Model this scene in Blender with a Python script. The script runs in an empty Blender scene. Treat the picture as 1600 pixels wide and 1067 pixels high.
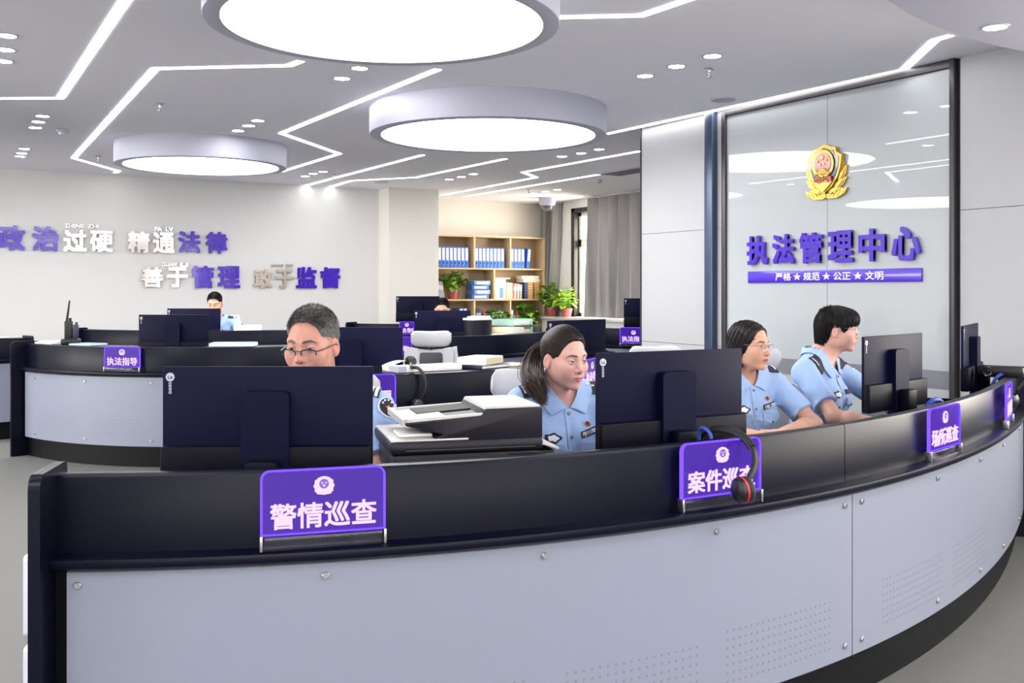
import bpy, bmesh, math, random
import numpy as np
from mathutils import Vector, Matrix
random.seed(7)
R2 = math.radians
SC = bpy.context.scene
COL = SC.collection
# ------------------------------------------------------------------ camera, world, exposure
# The room is axis aligned: the glass wall is x = 6.21, the slogan wall is y = 14.9.  The camera looks 30.7 degrees
# off the room's long axis; cw() turns a point measured from the camera (X to its right, Y ahead) into the room.
A0 = R2(-30.68)
CA, SA = math.cos(A0), math.sin(A0)
def cw(X, Y, Z=0.0): return Vector((CA*X - SA*Y, SA*X + CA*Y, Z))
cam = bpy.data.cameras.new('camera'); cam.sensor_width = 36.0; cam.lens = 36.0*1556/1600
cam.shift_y = -(533.5-452)/1600; cam.clip_end = 200
co = bpy.data.objects.new('camera', cam); COL.objects.link(co)
co.location = (0, 0, 1.44); co.rotation_euler = (R2(90), 0, A0); SC.camera = co
w = bpy.data.worlds.new('world'); SC.world = w; w.use_nodes = True
bg = w.node_tree.nodes['Background']; bg.inputs[0].default_value = (1.0, 0.93, 0.83, 1); bg.inputs[1].default_value = 2.6
SC.view_settings.view_transform = 'Standard'; SC.view_settings.look = 'None'
SC.view_settings.gamma = 1.0; SC.view_settings.use_curve_mapping = False
SC.view_settings.exposure = 0.8
SC.cycles.use_denoising = True
SC.cycles.max_bounces = 8; SC.cycles.diffuse_bounces = 5; SC.cycles.glossy_bounces = 4; SC.cycles.transparent_max_bounces = 8
SC.cycles.caustics_reflective = False; SC.cycles.caustics_refractive = False
SC.cycles.sample_clamp_indirect = 6.0
CEIL = 3.05
LAMP = (1.0, 0.985, 0.985)          # the lamps' light
L_RING, L_STRIP, L_SPOT = 7.5, 8.0, 80.0

# ------------------------------------------------------------------ materials
def lin(c):
    f = lambda v: v/12.92 if v <= .04045 else ((v+.055)/1.055)**2.4
    return tuple(f(v/255.0) for v in c)
def mat(name, rgb, rough=.5, metal=0.0, coat=0.0, coat_rough=.05, emit=None, strength=0.0, spec=.5, noise=None, bump=None, trans=0.0, alpha=1.0, linear=False, sheen=0.0, sss=0.0):
    m = bpy.data.materials.new(name); m.use_nodes = True
    nt = m.node_tree; b = nt.nodes['Principled BSDF']
    c = rgb if linear else lin(rgb)
    b.inputs['Base Color'].default_value = (*c, 1); b.inputs['Roughness'].default_value = rough
    b.inputs['Metallic'].default_value = metal; b.inputs['Coat Weight'].default_value = coat
    b.inputs['Coat Roughness'].default_value = coat_rough; b.inputs['Specular IOR Level'].default_value = spec
    b.inputs['Transmission Weight'].default_value = trans; b.inputs['Alpha'].default_value = alpha
    b.inputs['Sheen Weight'].default_value = sheen
    if sss: b.inputs['Subsurface Weight'].default_value = sss; b.inputs['Subsurface Radius'].default_value = (.01, .004, .002); b.inputs['Subsurface Scale'].default_value = 1.0
    if emit is not None:
        b.inputs['Emission Color'].default_value = (*(emit if linear else lin(emit)), 1); b.inputs['Emission Strength'].default_value = strength
    if noise or bump:
        tc = nt.nodes.new('ShaderNodeTexCoord')
    if noise:                                    # (scale, amount): small tone variation of the material itself
        n = nt.nodes.new('ShaderNodeTexNoise'); n.inputs['Scale'].default_value = noise[0]; n.inputs['Detail'].default_value = 4
        nt.links.new(tc.outputs['Object'], n.inputs['Vector'])
        mx = nt.nodes.new('ShaderNodeMix'); mx.data_type = 'RGBA'; mx.blend_type = 'MIX'
        mx.inputs[6].default_value = (*[v*(1-noise[1]) for v in c], 1); mx.inputs[7].default_value = (*[min(1, v*(1+noise[1])) for v in c], 1)
        nt.links.new(n.outputs['Fac'], mx.inputs[0]); nt.links.new(mx.outputs[2], b.inputs['Base Color'])
    if bump:                                     # (scale, distance)
        n = nt.nodes.new('ShaderNodeTexNoise'); n.inputs['Scale'].default_value = bump[0]; n.inputs['Detail'].default_value = 3
        nt.links.new(tc.outputs['Object'], n.inputs['Vector'])
        bp = nt.nodes.new('ShaderNodeBump'); bp.inputs['Distance'].default_value = bump[1]; bp.inputs['Strength'].default_value = .6
        nt.links.new(n.outputs['Fac'], bp.inputs['Height']); nt.links.new(bp.outputs['Normal'], b.inputs['Normal'])
    return m
def attr_mat(name, rough=.5, sss=0.0, spec=.5, sheen=0.0, aniso=0.0):
    m = mat(name, (128, 128, 128), rough, spec=spec, sss=sss, sheen=sheen); nt = m.node_tree
    a = nt.nodes.new('ShaderNodeAttribute'); a.attribute_name = 'tone'
    nt.links.new(a.outputs['Color'], nt.nodes['Principled BSDF'].inputs['Base Color'])
    return m
def emis(name, rgb, s, linear=True):
    m = bpy.data.materials.new(name); m.use_nodes = True; nt = m.node_tree
    nt.nodes.remove(nt.nodes['Principled BSDF']); e = nt.nodes.new('ShaderNodeEmission')
    e.inputs[0].default_value = (*(rgb if linear else lin(rgb)), 1); e.inputs[1].default_value = s
    nt.links.new(e.outputs[0], nt.nodes['Material Output'].inputs[0]); return m
M = {}
M['ceiling'] = mat('ceiling_paint', (248, 247, 255), .8, noise=(3, .015))
M['wall'] = mat('wall_paint', (214, 214, 213), .75, noise=(2, .01))
M['column'] = mat('column_paint', (228, 225, 217), .75, noise=(2, .01))
M['panel_wall'] = mat('white_wall_panel', (168, 169, 172), .4, noise=(2, .01))
M['floor'] = mat('grey_floor', (98, 98, 96), .55, noise=(9, .07), bump=(120, .002))
M['lamp_white'] = mat('lamp_housing_white', (180, 181, 198), .55)
M['ring_glow'] = emis('ring_diffuser', LAMP, L_RING)
M['strip_glow'] = emis('strip_diffuser', LAMP, L_STRIP)
M['spot_glow'] = emis('downlight_lens', LAMP, L_SPOT)
M['laminate'] = mat('blue_black_laminate', (6, 9, 26), .34, spec=.14, coat=.02, coat_rough=.25, noise=(40, .06))
M['kick'] = mat('black_kick_board', (9, 10, 15), .5, spec=.15, noise=(30, .05))
M['white_panel'] = mat('pale_metal_panel', (132, 137, 154), .38, noise=(60, .015), spec=.45)
M['hole'] = mat('dark_perforation', (112, 118, 134), .6)
M['seam'] = mat('dark_seam', (70, 72, 80), .6)
M['chrome'] = mat('brushed_chrome', (190, 190, 192), .28, metal=1.0)
M['silver'] = mat('mirror_steel', (222, 214, 214), .12, metal=1.0)
M['purple'] = mat('purple_acrylic', (66, 26, 184), .25, coat=.5)
M['purple_band'] = mat('purple_band', (72, 36, 190), .3, coat=.4)
M['white_ink'] = mat('white_lettering', (236, 236, 242), .5)
M['glass_white'] = mat('white_backed_glass', (168, 174, 178), .35, coat=1.0, coat_rough=.0)
M['glass_grey'] = mat('grey_backed_strip', (118, 120, 128), .35, coat=1.0, coat_rough=.0)
M['post'] = mat('blue_grey_post', (60, 72, 98), .35, metal=.3, noise=(8, .05))
M['frame_dark'] = mat('dark_bronze_frame', (64, 62, 66), .4, metal=.4)
M['gold'] = mat('gold_badge', (208, 170, 84), .32, metal=.75, noise=(60, .08))
M['badge_blue'] = mat('badge_blue_enamel', (22, 42, 96), .2, coat=.8)
M['badge_red'] = mat('badge_red_enamel', (176, 26, 40), .25, coat=.6)
M['black'] = mat('black_plastic', (16, 16, 20), .42)
M['black_soft'] = mat('black_rubber', (20, 20, 22), .7)
M['mon'] = mat('monitor_back', (8, 9, 38), .5, spec=.1, noise=(300, .08), bump=(900, .0004))
M['mon_bar'] = mat('monitor_lower_shell', (6, 6, 20), .5, spec=.11)
M['logo'] = mat('pale_grey_print', (176, 178, 190), .5)
M['screen'] = mat('screen_glass', (12, 14, 20), .15, emit=(120, 150, 220), strength=.6)
M['grey_mesh'] = mat('grey_mesh_fabric', (184, 184, 188), .8, noise=(400, .08), bump=(500, .0006))
M['grey_plastic'] = mat('light_grey_plastic', (186, 186, 192), .5)
M['lumbar'] = mat('charcoal_lumbar', (62, 64, 66), .7, bump=(400, .0005))
M['print_dark'] = mat('printer_charcoal', (24, 22, 32), .45, spec=.25, noise=(200, .05))
M['print_white'] = mat('printer_white', (186, 183, 180), .5)
M['paper'] = mat('white_paper', (236, 236, 232), .8)
M['cream'] = mat('cream_paper', (226, 214, 178), .8, noise=(60, .05))
M['wood'] = mat('pale_maple', (214, 186, 142), .5, noise=(6, .06))
M['wood_back'] = mat('maple_back_board', (190, 164, 128), .6, noise=(6, .05))
M['binder'] = mat('blue_binder', (58, 112, 206), .45)
M['binder_light'] = mat('pale_blue_binder', (122, 158, 214), .45)
M['pot'] = mat('rose_clay_pot', (178, 92, 92), .5, noise=(20, .08))
M['leaf'] = mat('pothos_leaf', (92, 142, 42), .4, noise=(18, .35))
M['leaf2'] = mat('pothos_leaf_young', (150, 186, 62), .4, noise=(18, .25))
M['soil'] = mat('potting_soil', (60, 46, 36), .9)
M['curtain'] = mat('grey_curtain', (150, 147, 146), .75, noise=(4, .05), sheen=.3)
M['win_white'] = mat('white_window_sash', (240, 238, 230), .4)
M['win_dark'] = mat('dark_window_surround', (44, 44, 44), .35, metal=.3)
M['sill'] = mat('white_sill_stone', (226, 226, 222), .35, noise=(12, .03))
M['green_clear'] = mat('green_tinted_tray', (168, 208, 192), .15, alpha=.75)
M['red'] = mat('red_box', (176, 30, 42), .5)
M['navy'] = mat('navy_box', (28, 34, 66), .5)
M['yellow'] = mat('yellow_book', (206, 160, 84), .6)
M['blue_cable'] = mat('blue_cable', (40, 70, 160), .5)
M['white_cab'] = mat('white_cabinet', (222, 224, 236), .4)

# ------------------------------------------------------------------ mesh helpers
def new(): return bmesh.new()
def obj(name, bm, mats, parent=None, loc=(0, 0, 0), rotz=0.0, sharp=35, smooth=True):
    me = bpy.data.meshes.new(name)
    if isinstance(bm, bmesh.types.BMesh):
        bm.normal_update(); bm.to_mesh(me); bm.free()
    else: me = bm
    for m in (mats if isinstance(mats, (list, tuple)) else [mats]): me.materials.append(m)
    if smooth:
        me.shade_smooth(); me.set_sharp_from_angle(angle=R2(sharp))
    o = bpy.data.objects.new(name, me); COL.objects.link(o)
    o.location = loc; o.rotation_euler = (0, 0, rotz)
    if parent is not None: o.parent = parent
    return o
def tag(o, label=None, cat=None, group=None, kind=None):
    for k, v in (('label', label), ('category', cat), ('group', group), ('kind', kind)):
        if v: o[k] = v
    return o
def thing(name, label, cat, loc=(0, 0, 0), rotz=0.0, group=None):
    o = bpy.data.objects.new(name, None); COL.objects.link(o); o.empty_display_size = .1
    o.location = loc; o.rotation_euler = (0, 0, rotz); return tag(o, label, cat, group)
def dup(root, loc, rotz, label=None, group=None):
    kids = {}
    for o in COL.objects:
        if o.parent: kids.setdefault(o.parent.name, []).append(o)
    def cp(o, par):
        c = o.copy(); COL.objects.link(c); c.parent = par
        for ch in kids.get(o.name, ()): cp(ch, c)
        return c
    r = cp(root, None); r.location = loc; r.rotation_euler = (0, 0, rotz)
    if label: r['label'] = label
    if group: r['group'] = group
    return r
def struct(name, bm, m, label=None, **k):
    o = obj(name, bm, m, **k); o['kind'] = 'structure'
    if label: o['label'] = label
    return o
def merge(bm, tmp, mi=0, mtx=None):
    if mtx is not None: bmesh.ops.transform(tmp, matrix=mtx, verts=tmp.verts)
    vs = {v: bm.verts.new(v.co) for v in tmp.verts}
    for f in tmp.faces:
        nf = bm.faces.new([vs[v] for v in f.verts]); nf.material_index = f.material_index or mi
    tmp.free()
def box(bm, c, s, bev=0.0, mi=0, rot=None, seg=2):
    t = bmesh.new(); bmesh.ops.create_cube(t, size=1.0)
    bmesh.ops.scale(t, vec=Vector(s), verts=t.verts)
    if bev: bmesh.ops.bevel(t, geom=t.edges[:], offset=min(bev, min(s)*.49), segments=seg, profile=.5, affect='EDGES')
    m = Matrix.Translation(Vector(c))
    if rot is not None: m = m @ (rot if isinstance(rot, Matrix) else Matrix.Rotation(rot, 4, 'Z'))
    merge(bm, t, mi, m)
def bounds(bm, x0, x1, y0, y1, z0, z1, bev=0.0, mi=0):
    box(bm, ((x0+x1)/2, (y0+y1)/2, (z0+z1)/2), (x1-x0, y1-y0, z1-z0), bev, mi)
def tube(bm, pts, r, n=8, mi=0, closed=False, cap=True, flat=1.0):
    pts = [Vector(p) for p in pts]; rs = r if isinstance(r, (list, tuple)) else [r]*len(pts)
    rings = []; prev = None
    for i, p in enumerate(pts):
        a = pts[i-1] if (i or closed) else p; b = pts[(i+1) % len(pts)] if (i < len(pts)-1 or closed) else p
        d = (b-a).normalized()
        if prev is None:
            u = d.orthogonal().normalized()
        else:
            u = (prev - d*prev.dot(d)).normalized()
        prev = u; v = d.cross(u)
        rings.append([bm.verts.new(p + (u*math.cos(2*math.pi*k/n) + v*flat*math.sin(2*math.pi*k/n))*rs[i]) for k in range(n)])
    m = len(rings)
    for i in range(m if closed else m-1):
        A, B = rings[i], rings[(i+1) % m]
        for k in range(n):
            f = bm.faces.new((A[k], A[(k+1) % n], B[(k+1) % n], B[k])); f.material_index = mi
    if cap and not closed:
        f = bm.faces.new(rings[0][::-1]); f.material_index = mi
        f = bm.faces.new(rings[-1]); f.material_index = mi
def lathe(bm, prof, c=(0, 0, 0), n=48, mi=0, mtx=None):
    """revolve (r, z) about the vertical through c; a zero radius makes a pole"""
    c = Vector(c); rings = []
    T = (lambda p: (mtx @ p)) if mtx is not None else (lambda p: p)
    for r, z in prof:
        if r < 1e-6: rings.append([bm.verts.new(T(Vector((0, 0, z)))+c)])
        else: rings.append([bm.verts.new(T(Vector((r*math.cos(2*math.pi*k/n), r*math.sin(2*math.pi*k/n), z)))+c) for k in range(n)])
    for A, B in zip(rings, rings[1:]):
        for k in range(n):
            a, b = A[k % len(A)], A[(k+1) % len(A)]; d, e = B[k % len(B)], B[(k+1) % len(B)]
            vs = [a, b, e, d]; u = []
            for x in vs:
                if x not in u: u.append(x)
            if len(u) > 2: bm.faces.new(u).material_index = mi
def prism(bm, poly, y0, y1, mi=0, mtx=None):
    """(x, z) outline pushed from y0 to y1, facing -Y"""
    T = (lambda p: (mtx @ p)) if mtx is not None else (lambda p: p)
    a = [bm.verts.new(T(Vector((x, y0, z)))) for x, z in poly]; b = [bm.verts.new(T(Vector((x, y1, z)))) for x, z in poly]
    f = bm.faces.new(a); f.material_index = mi; f = bm.faces.new(b[::-1]); f.material_index = mi
    n = len(poly)
    for i in range(n):
        f = bm.faces.new((a[i], b[i], b[(i+1) % n], a[(i+1) % n])); f.material_index = mi
    bmesh.ops.recalc_face_normals(bm, faces=bm.faces[:])
def rrect(w, h, r, n=6, bottom=True, cx=0, z0=0):
    """outline of a rectangle with rounded corners, z from z0 to z0+h"""
    out = []
    for cxx, cz, a0, rr in ((w/2, h, 0, r), (-w/2, h, 90, r), (-w/2, 0, 180, r if bottom else 0), (w/2, 0, 270, r if bottom else 0)):
        sx, sz = (1 if cxx > 0 else -1), (1 if cz > 0 else -1)
        if rr == 0: out.append((cx+cxx, z0+cz)); continue
        for k in range(n+1):
            a = R2(a0+90*k/n); out.append((cx+cxx-sx*rr+rr*math.cos(a), z0+cz-sz*rr+rr*math.sin(a)))
    return out
def arc_sweep(bm, c, prof, t0, t1, R, n=60, rf=None, mi=0, cap=True):
    """closed (dr, z) profile swept about c from angle t0 to t1 (radians); rf(t) adds to R"""
    rings = []
    for i in range(n+1):
        t = t0+(t1-t0)*i/n; rr = R+(rf(t) if rf else 0); ct, st = math.cos(t), math.sin(t)
        rings.append([bm.verts.new((c[0]+(rr+d)*ct, c[1]+(rr+d)*st, z)) for d, z in prof])
    m = len(prof)
    for A, B in zip(rings, rings[1:]):
        for k in range(m):
            f = bm.faces.new((A[k], A[(k+1) % m], B[(k+1) % m], B[k])); f.material_index = mi
    if cap:
        for q in (rings[0][::-1], rings[-1]): bm.faces.new(q).material_index = mi
    bmesh.ops.recalc_face_normals(bm, faces=bm.faces[:])
_tx = {}
def text_mesh(body, size, depth=.004, bold=.0, spacing=1.0, align='CENTER'):
    """lettering on the XZ plane facing -Y, centred on the origin"""
    cu = bpy.data.curves.new('lettering', 'FONT'); cu.body = body; cu.size = size; cu.extrude = depth/2; cu.offset = bold*size
    cu.align_x = align; cu.align_y = 'CENTER'; cu.space_character = spacing; cu.resolution_u = 3
    o = bpy.data.objects.new('lettering', cu); COL.objects.link(o)
    me = bpy.data.meshes.new_from_object(o.evaluated_get(bpy.context.evaluated_depsgraph_get()))
    bpy.data.objects.remove(o); bpy.data.curves.remove(cu)
    me.materials.clear(); me.transform(Matrix.Rotation(R2(90), 4, 'X'))
    return me
def fit_mesh(me, w=None, h=None, center=True):
    xs = [v.co.x for v in me.vertices]; zs = [v.co.z for v in me.vertices]
    cx, cz = (min(xs)+max(xs))/2, (min(zs)+max(zs))/2
    sx = w/(max(xs)-min(xs)) if w else None; sz = h/(max(zs)-min(zs)) if h else None
    sx = sx or sz or 1; sz = sz or sx
    me.transform(Matrix.Diagonal((sx, 1, sz, 1)) @ Matrix.Translation((-cx, 0, -cz)))
    return me
def embolden(me, d):
    """heavier strokes: the same lettering joined to copies nudged sideways and up"""
    if d <= 0: return me
    bm = bmesh.new()
    for dx, dz in ((0, 0), (d, d), (-d, d), (d, -d), (-d, -d)):
        c = me.copy(); c.transform(Matrix.Translation((dx, len(bm.verts)/max(1, len(me.vertices))*.0004, dz))); bm.from_mesh(c); bpy.data.meshes.remove(c)
    bm.to_mesh(me); bm.free(); return me
def text_obj(name, body, mats, parent, loc, w=None, h=None, depth=.004, bold=.02, rotz=0, spacing=1.0):
    me = embolden(text_mesh(body, .1, depth, 0, spacing), bold*.1); me = fit_mesh(me, w, h)
    o = obj(name, me, mats, parent, loc, rotz, smooth=False); return o
def spline(pts, n=10):
    P = [Vector(p) for p in pts]; P = [P[0]*2-P[1]]+P+[P[-1]*2-P[-2]]; out = []
    for i in range(1, len(P)-2):
        a, b, c, d = P[i-1:i+3]
        for k in range(n):
            t = k/n
            out.append(.5*((2*b)+(c-a)*t+(2*a-5*b+4*c-d)*t*t+(3*b-a-3*c+d)*t**3))
    out.append(P[-2]); return out
# ------------------------------------------------------------------ the room
XR, YL, YB, XW = 6.21, 14.9, 15.95, 10.14     # glass wall, slogan wall, bookcase wall, window wall
YE = 7.92                                     # where the glass wall's block ends
def face_plane(bm, pts, mi=0): bm.faces.new([bm.verts.new(p) for p in pts]).material_index = mi
b = new(); bounds(b, -11.0, 12.0, -6.0, 17.0, -.1, 0); struct('floor', b, M['floor'])
b = new(); bounds(b, -11.0, 12.0, -6.0, 17.0, CEIL, CEIL+.1); struct('ceiling', b, M['ceiling'])
b = new(); bounds(b, -11.0, 6.36, YL, YL+.2, 0, CEIL); struct('wall_left', b, M['wall'])
# column between the slogan wall and the bookcase recess
pc0, pc1 = 14.5, 6.21
xa = cw(*[(605-800)/1556*15.76, 15.76]).x; xb = cw(-1.194, 16.15).x
b = new(); bounds(b, xa, xb, 14.5, YB+.1, 0, CEIL); struct('wall_column', b, M['column'])
b = new(); bounds(b, xb-.3, XW+.3, YB, YB+.2, 0, CEIL); struct('wall_back', b, M['column'])
b = new(); bounds(b, -11.1, -11.0, -6, 1.5, 0, CEIL); bounds(b, -11.1, -11.0, 13.5, 17, 0, CEIL); bounds(b, -11.1, -11.0, 1.5, 13.5, 0, .8); bounds(b, -11.1, -11.0, 1.5, 13.5, 2.8, CEIL); struct('wall_side', b, M['wall'])
b = new()
for k in range(7): bounds(b, -11.08, -11.0, 1.5+k*2-.03, 1.5+k*2+.03, .8, 2.8, .004)
bounds(b, -11.08, -11.0, 1.5, 13.5, .8, .86, .004); bounds(b, -11.08, -11.0, 1.5, 13.5, 2.74, 2.8, .004)
w4 = struct('window_fill_4', b, M['win_white'], 'added long white framed window for fill light in the side wall')  # added window, out of view, to light the ceiling and slogan wall
b = new(); bounds(b, -11.0, -7.0, -6.1, -6.0, 0, CEIL); bounds(b, 5.5, 12.0, -6.1, -6.0, 0, CEIL); bounds(b, -7, 5.5, -6.1, -6.0, 0, .8); bounds(b, -7, 5.5, -6.1, -6.0, 2.75, CEIL); struct('wall_behind', b, M['wall'])
b = new()
for k in range(8): bounds(b, -7+k*12.5/7-.03, -7+k*12.5/7+.03, -6.08, -6.0, .8, 2.75, .004)
bounds(b, -7, 5.5, -6.08, -6.0, .8, .86, .004); bounds(b, -7, 5.5, -6.08, -6.0, 2.69, 2.75, .004)
w3 = struct('window_fill_3', b, M['win_white'], 'added long white framed window for fill light behind the camera')  # added window, never in view, to fill faces, desk fronts and ceiling
# window wall with one opening
WY0, WY1, WZ0, WZ1 = 13.05, 14.95, .95, 2.9
b = new()
bounds(b, XW, XW+.25, YE, WY0, 0, CEIL); bounds(b, XW, XW+.25, WY1, YB+.1, 0, CEIL)
bounds(b, XW, XW+.25, WY0, WY1, 0, WZ0); bounds(b, XW, XW+.25, WY0, WY1, WZ1, CEIL)
struct('wall_window', b, M['wall'])
# the block that carries the glass wall, clad in white panels with shadow seams
V0, V1, VZ0, VZ1 = -2.2, 3.1, .85, 2.65           # window of the glass wall's side, outside the frame
b = new(); bounds(b, XR+.02, XW+.25, 3.6, YE, 0, CEIL); bounds(b, XR+.02, XR+.25, -6, V0, 0, CEIL); bounds(b, XR+.02, XR+.25, V1, 3.6, 0, CEIL); bounds(b, XR+.02, XR+.25, V0, V1, 0, VZ0); bounds(b, XR+.02, XR+.25, V0, V1, VZ1, CEIL)
struct('wall_right', b, M['seam'])
b = new()
gy0, gy1 = cw(.4428*6.98, 6.98).y, cw((1137-800)/1556*8.93, 8.93).y     # glass from near post to far frame
def clad(y0, y1):
    for z0, z1 in ((0.0, .92), (.924, 1.988), (1.992, CEIL-.001)):
        bounds(b, XR, XR+.03, y0, y1, z0, z1)
yp = cw((1115-800)/1556*9.08, 9.08).y
clad(yp+.05, YE); clad(V1, gy0-.065); clad(gy1+.05, yp-.05); clad(-6, V0)
struct('trim_1', b, M['panel_wall'], 'white cladding panels beside the glass wall')
b = new(); bounds(b, XR-.012, XR+.03, YE, YE+.012, 0, CEIL); struct('trim_2', b, M['frame_dark'], 'dark edge trim at the far end of the white cladding')
# blue-grey post
b = new(); box(b, (XR-.03, yp, CEIL/2), (.07, .11, CEIL-.002), .012); struct('trim_3', b, M['post'], 'blue grey metal post at the far side of the glass wall')
b = new(); box(b, (XR-.012, gy0-.02, CEIL/2), (.05, .04, CEIL-.002), .006); struct('trim_4', b, M['frame_dark'], 'dark post at the near side of the glass wall')
b = new(); box(b, (XR-.005, gy1+.025, CEIL/2), (.035, .05, CEIL-.002), .004)
box(b, (XR-.005, (gy0+gy1)/2, CEIL-.03), (.035, gy1-gy0, .055), .004); struct('trim_5', b, M['frame_dark'], 'dark head and jamb frame round the glass wall')
ym = cw((1292-800)/1556*7.936, 7.936).y
for i, (a, c) in enumerate(((gy0, ym-.002), (ym+.002, gy1))):
    b = new(); bounds(b, XR+.002, XR+.018, a, c, .862, CEIL-.06); bounds(b, XR+.002, XR+.018, a, c, 0, .73)
    bounds(b, XR+.002, XR+.018, a, c, .73, .862, 0, 1)
    struct('wall_glass_%d' % (i+1), b, [M['glass_white'], M['glass_grey']], 'white backed glass wall sheet with a grey strip')
# window
b = new()
for y0, y1, z0, z1 in ((WY0, WY0+.1, WZ0, WZ1), (WY1-.1, WY1, WZ0, WZ1), (WY0, WY1, WZ1-.08, WZ1)):
    bounds(b, XW-.03, XW+.22, y0, y1, z0, z1, .004)
wo = struct('window_1', b, M['win_dark'], 'window with dark surround and white sashes beside the grey curtain')
b = new()
for y0, y1, z0, z1 in ((WY0+.1, WY0+.17, WZ0, WZ1-.08), (WY1-.17, WY1-.1, WZ0, WZ1-.08), (13.85, 13.97, WZ0, WZ1-.08), (WY0+.1, WY1-.1, WZ0, WZ0+.07), (WY0+.1, WY1-.1, WZ1-.15, WZ1-.08), (WY0+.1, WY1-.1, 2.2, 2.34)):
    bounds(b, XW+.08, XW+.15, y0, y1, z0, z1, .004)
obj('window_sash', b, M['win_white'], wo)
b = new(); bounds(b, XW+.105, XW+.113, WY0+.12, WY1-.12, WZ0+.05, WZ1-.1)
gm = bpy.data.materials.new('window_pane'); gm.use_nodes = True; nt = gm.node_tree; nt.nodes.remove(nt.nodes['Principled BSDF'])
tb = nt.nodes.new('ShaderNodeBsdfTransparent'); gb = nt.nodes.new('ShaderNodeBsdfGlossy'); gb.inputs['Roughness'].default_value = .02; mx = nt.nodes.new('ShaderNodeMixShader'); mx.inputs[0].default_value = .06
nt.links.new(tb.outputs[0], mx.inputs[1]); nt.links.new(gb.outputs[0], mx.inputs[2]); nt.links.new(mx.outputs[0], nt.nodes['Material Output'].inputs[0])
obj('glass_pane', b, gm, wo)
b = new(); bounds(b, XW-.32, XW+.03, YE+.3, YB-.42, .90, .945, .006); struct('window_sill', b, M['sill'], 'white stone sill under the window')
b = new(); bounds(b, XW-.28, XW-.001, YE+.3, YB-.42, 0, .90); struct('trim_6', b, M['wall'], 'white boxing below the window sill')

# window outside the frame on the glass wall's side
b = new()
for y0, y1, z0, z1 in ((V0, V0+.06, VZ0, VZ1), (V1-.06, V1, VZ0, VZ1), (V0, V1, VZ0, VZ0+.06), (V0, V1, VZ1-.06, VZ1), (-.45, -.39, VZ0, VZ1), (1.32, 1.38, VZ0, VZ1)): bounds(b, XR+.05, XR+.15, y0, y1, z0, z1, .004)
w2 = struct('window_2', b, M['win_white'], 'wide white framed window beyond the frame on the glass wall side')
b = new(); bounds(b, XR+.09, XR+.098, V0+.03, V1-.03, VZ0+.03, VZ1-.03); obj('glass_pane', b, gm, w2)
b = new(); bounds(b, -7, 5.5, -6.05, -6.042, .83, 2.72); obj('glass_pane', b, gm, w3)
b = new(); bounds(b, -11.05, -11.042, 1.5, 13.5, .83, 2.77); obj('glass_pane', b, gm, w4)
# daylight through the windows; the last two are added fill
def area(name, loc, rot, sx, sy, e, col):
    l = bpy.data.lights.new(name, 'AREA'); l.shape = 'RECTANGLE'; l.size = sx; l.size_y = sy; l.energy = e; l.color = col
    o = bpy.data.objects.new(name, l); COL.objects.link(o); o.location = loc; o.rotation_euler = rot; return o
area('daylight_fill', (XW+.6, (WY0+WY1)/2, 1.95), (R2(90), 0, R2(90)), 1.9, 1.95, 190, (1.0, .9, .76))
area('daylight_fill', (XR+.7, (V0+V1)/2, 1.75), (R2(90), 0, R2(90)), V1-V0, VZ1-VZ0, 190, (1.0, .93, .84))
area('daylight_fill', (-.75, -6.5, 1.78), (R2(90), 0, 0), 12.4, 1.9, 120, (1.0, .98, .96))  # added area light outside the rear window
area('daylight_fill', (-11.5, 7.5, 1.8), (R2(90), 0, R2(-90)), 11.8, 1.9, 700, (1.0, .98, .95))  # added area light outside the side window, brightens the slogan wall

# ------------------------------------------------------------------ ceiling lamps
def ring_lamp(x, y, r, label, glow=.9, zb=2.81):
    t = thing('ring_ceiling_lamp', label, 'ceiling lamp', (x, y, zb), 0, 'round drum lamps on the ceiling')
    g = r*glow; h = CEIL-zb-.001
    b = new(); lathe(b, [(g, .02), (g+.004, 0), (r-.012, 0), (r-.003, .003), (r, .012), (r, h), (g, h), (g, .02)], n=96); obj('housing', b, M['lamp_white'], t)
    b = new(); lathe(b, [(0, .012), (g-.002, .012), (g-.002, .03), (0, .03)], n=96); obj('diffuser', b, M['ring_glow'], t)
    return t
rp = [(((601-800)/1556*5.2), 5.2, .915, 'largest round white drum lamp, nearest the camera'),
      ((763-800)/1556*8.95, 8.95, 1.06, 'round white drum lamp in the middle of the ceiling before the bookcase'),
      ((316-800)/1556*11.15, 11.15, .925, 'round white drum lamp hanging close to the slogan wall')]
for X, Y, r, lb in rp:
    p = cw(X, Y); ring_lamp(p.x, p.y, r, lb)
for X, Y, r in ((-4.6, 3.0, 1.2), (-1.6, .0, .95), (2.3, 2.2, .72), (3.0, 12.6, 1.2), (-6.4, 8.2, 1.3), (.4, -3.2, 1.4), (3.6, .6, 1.1)):      # added unseen lamps, to brighten the room and the faces
    p = cw(X, Y); ring_lamp(p.x, p.y, r, 'added round drum lamp for fill light, out of sight')
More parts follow.
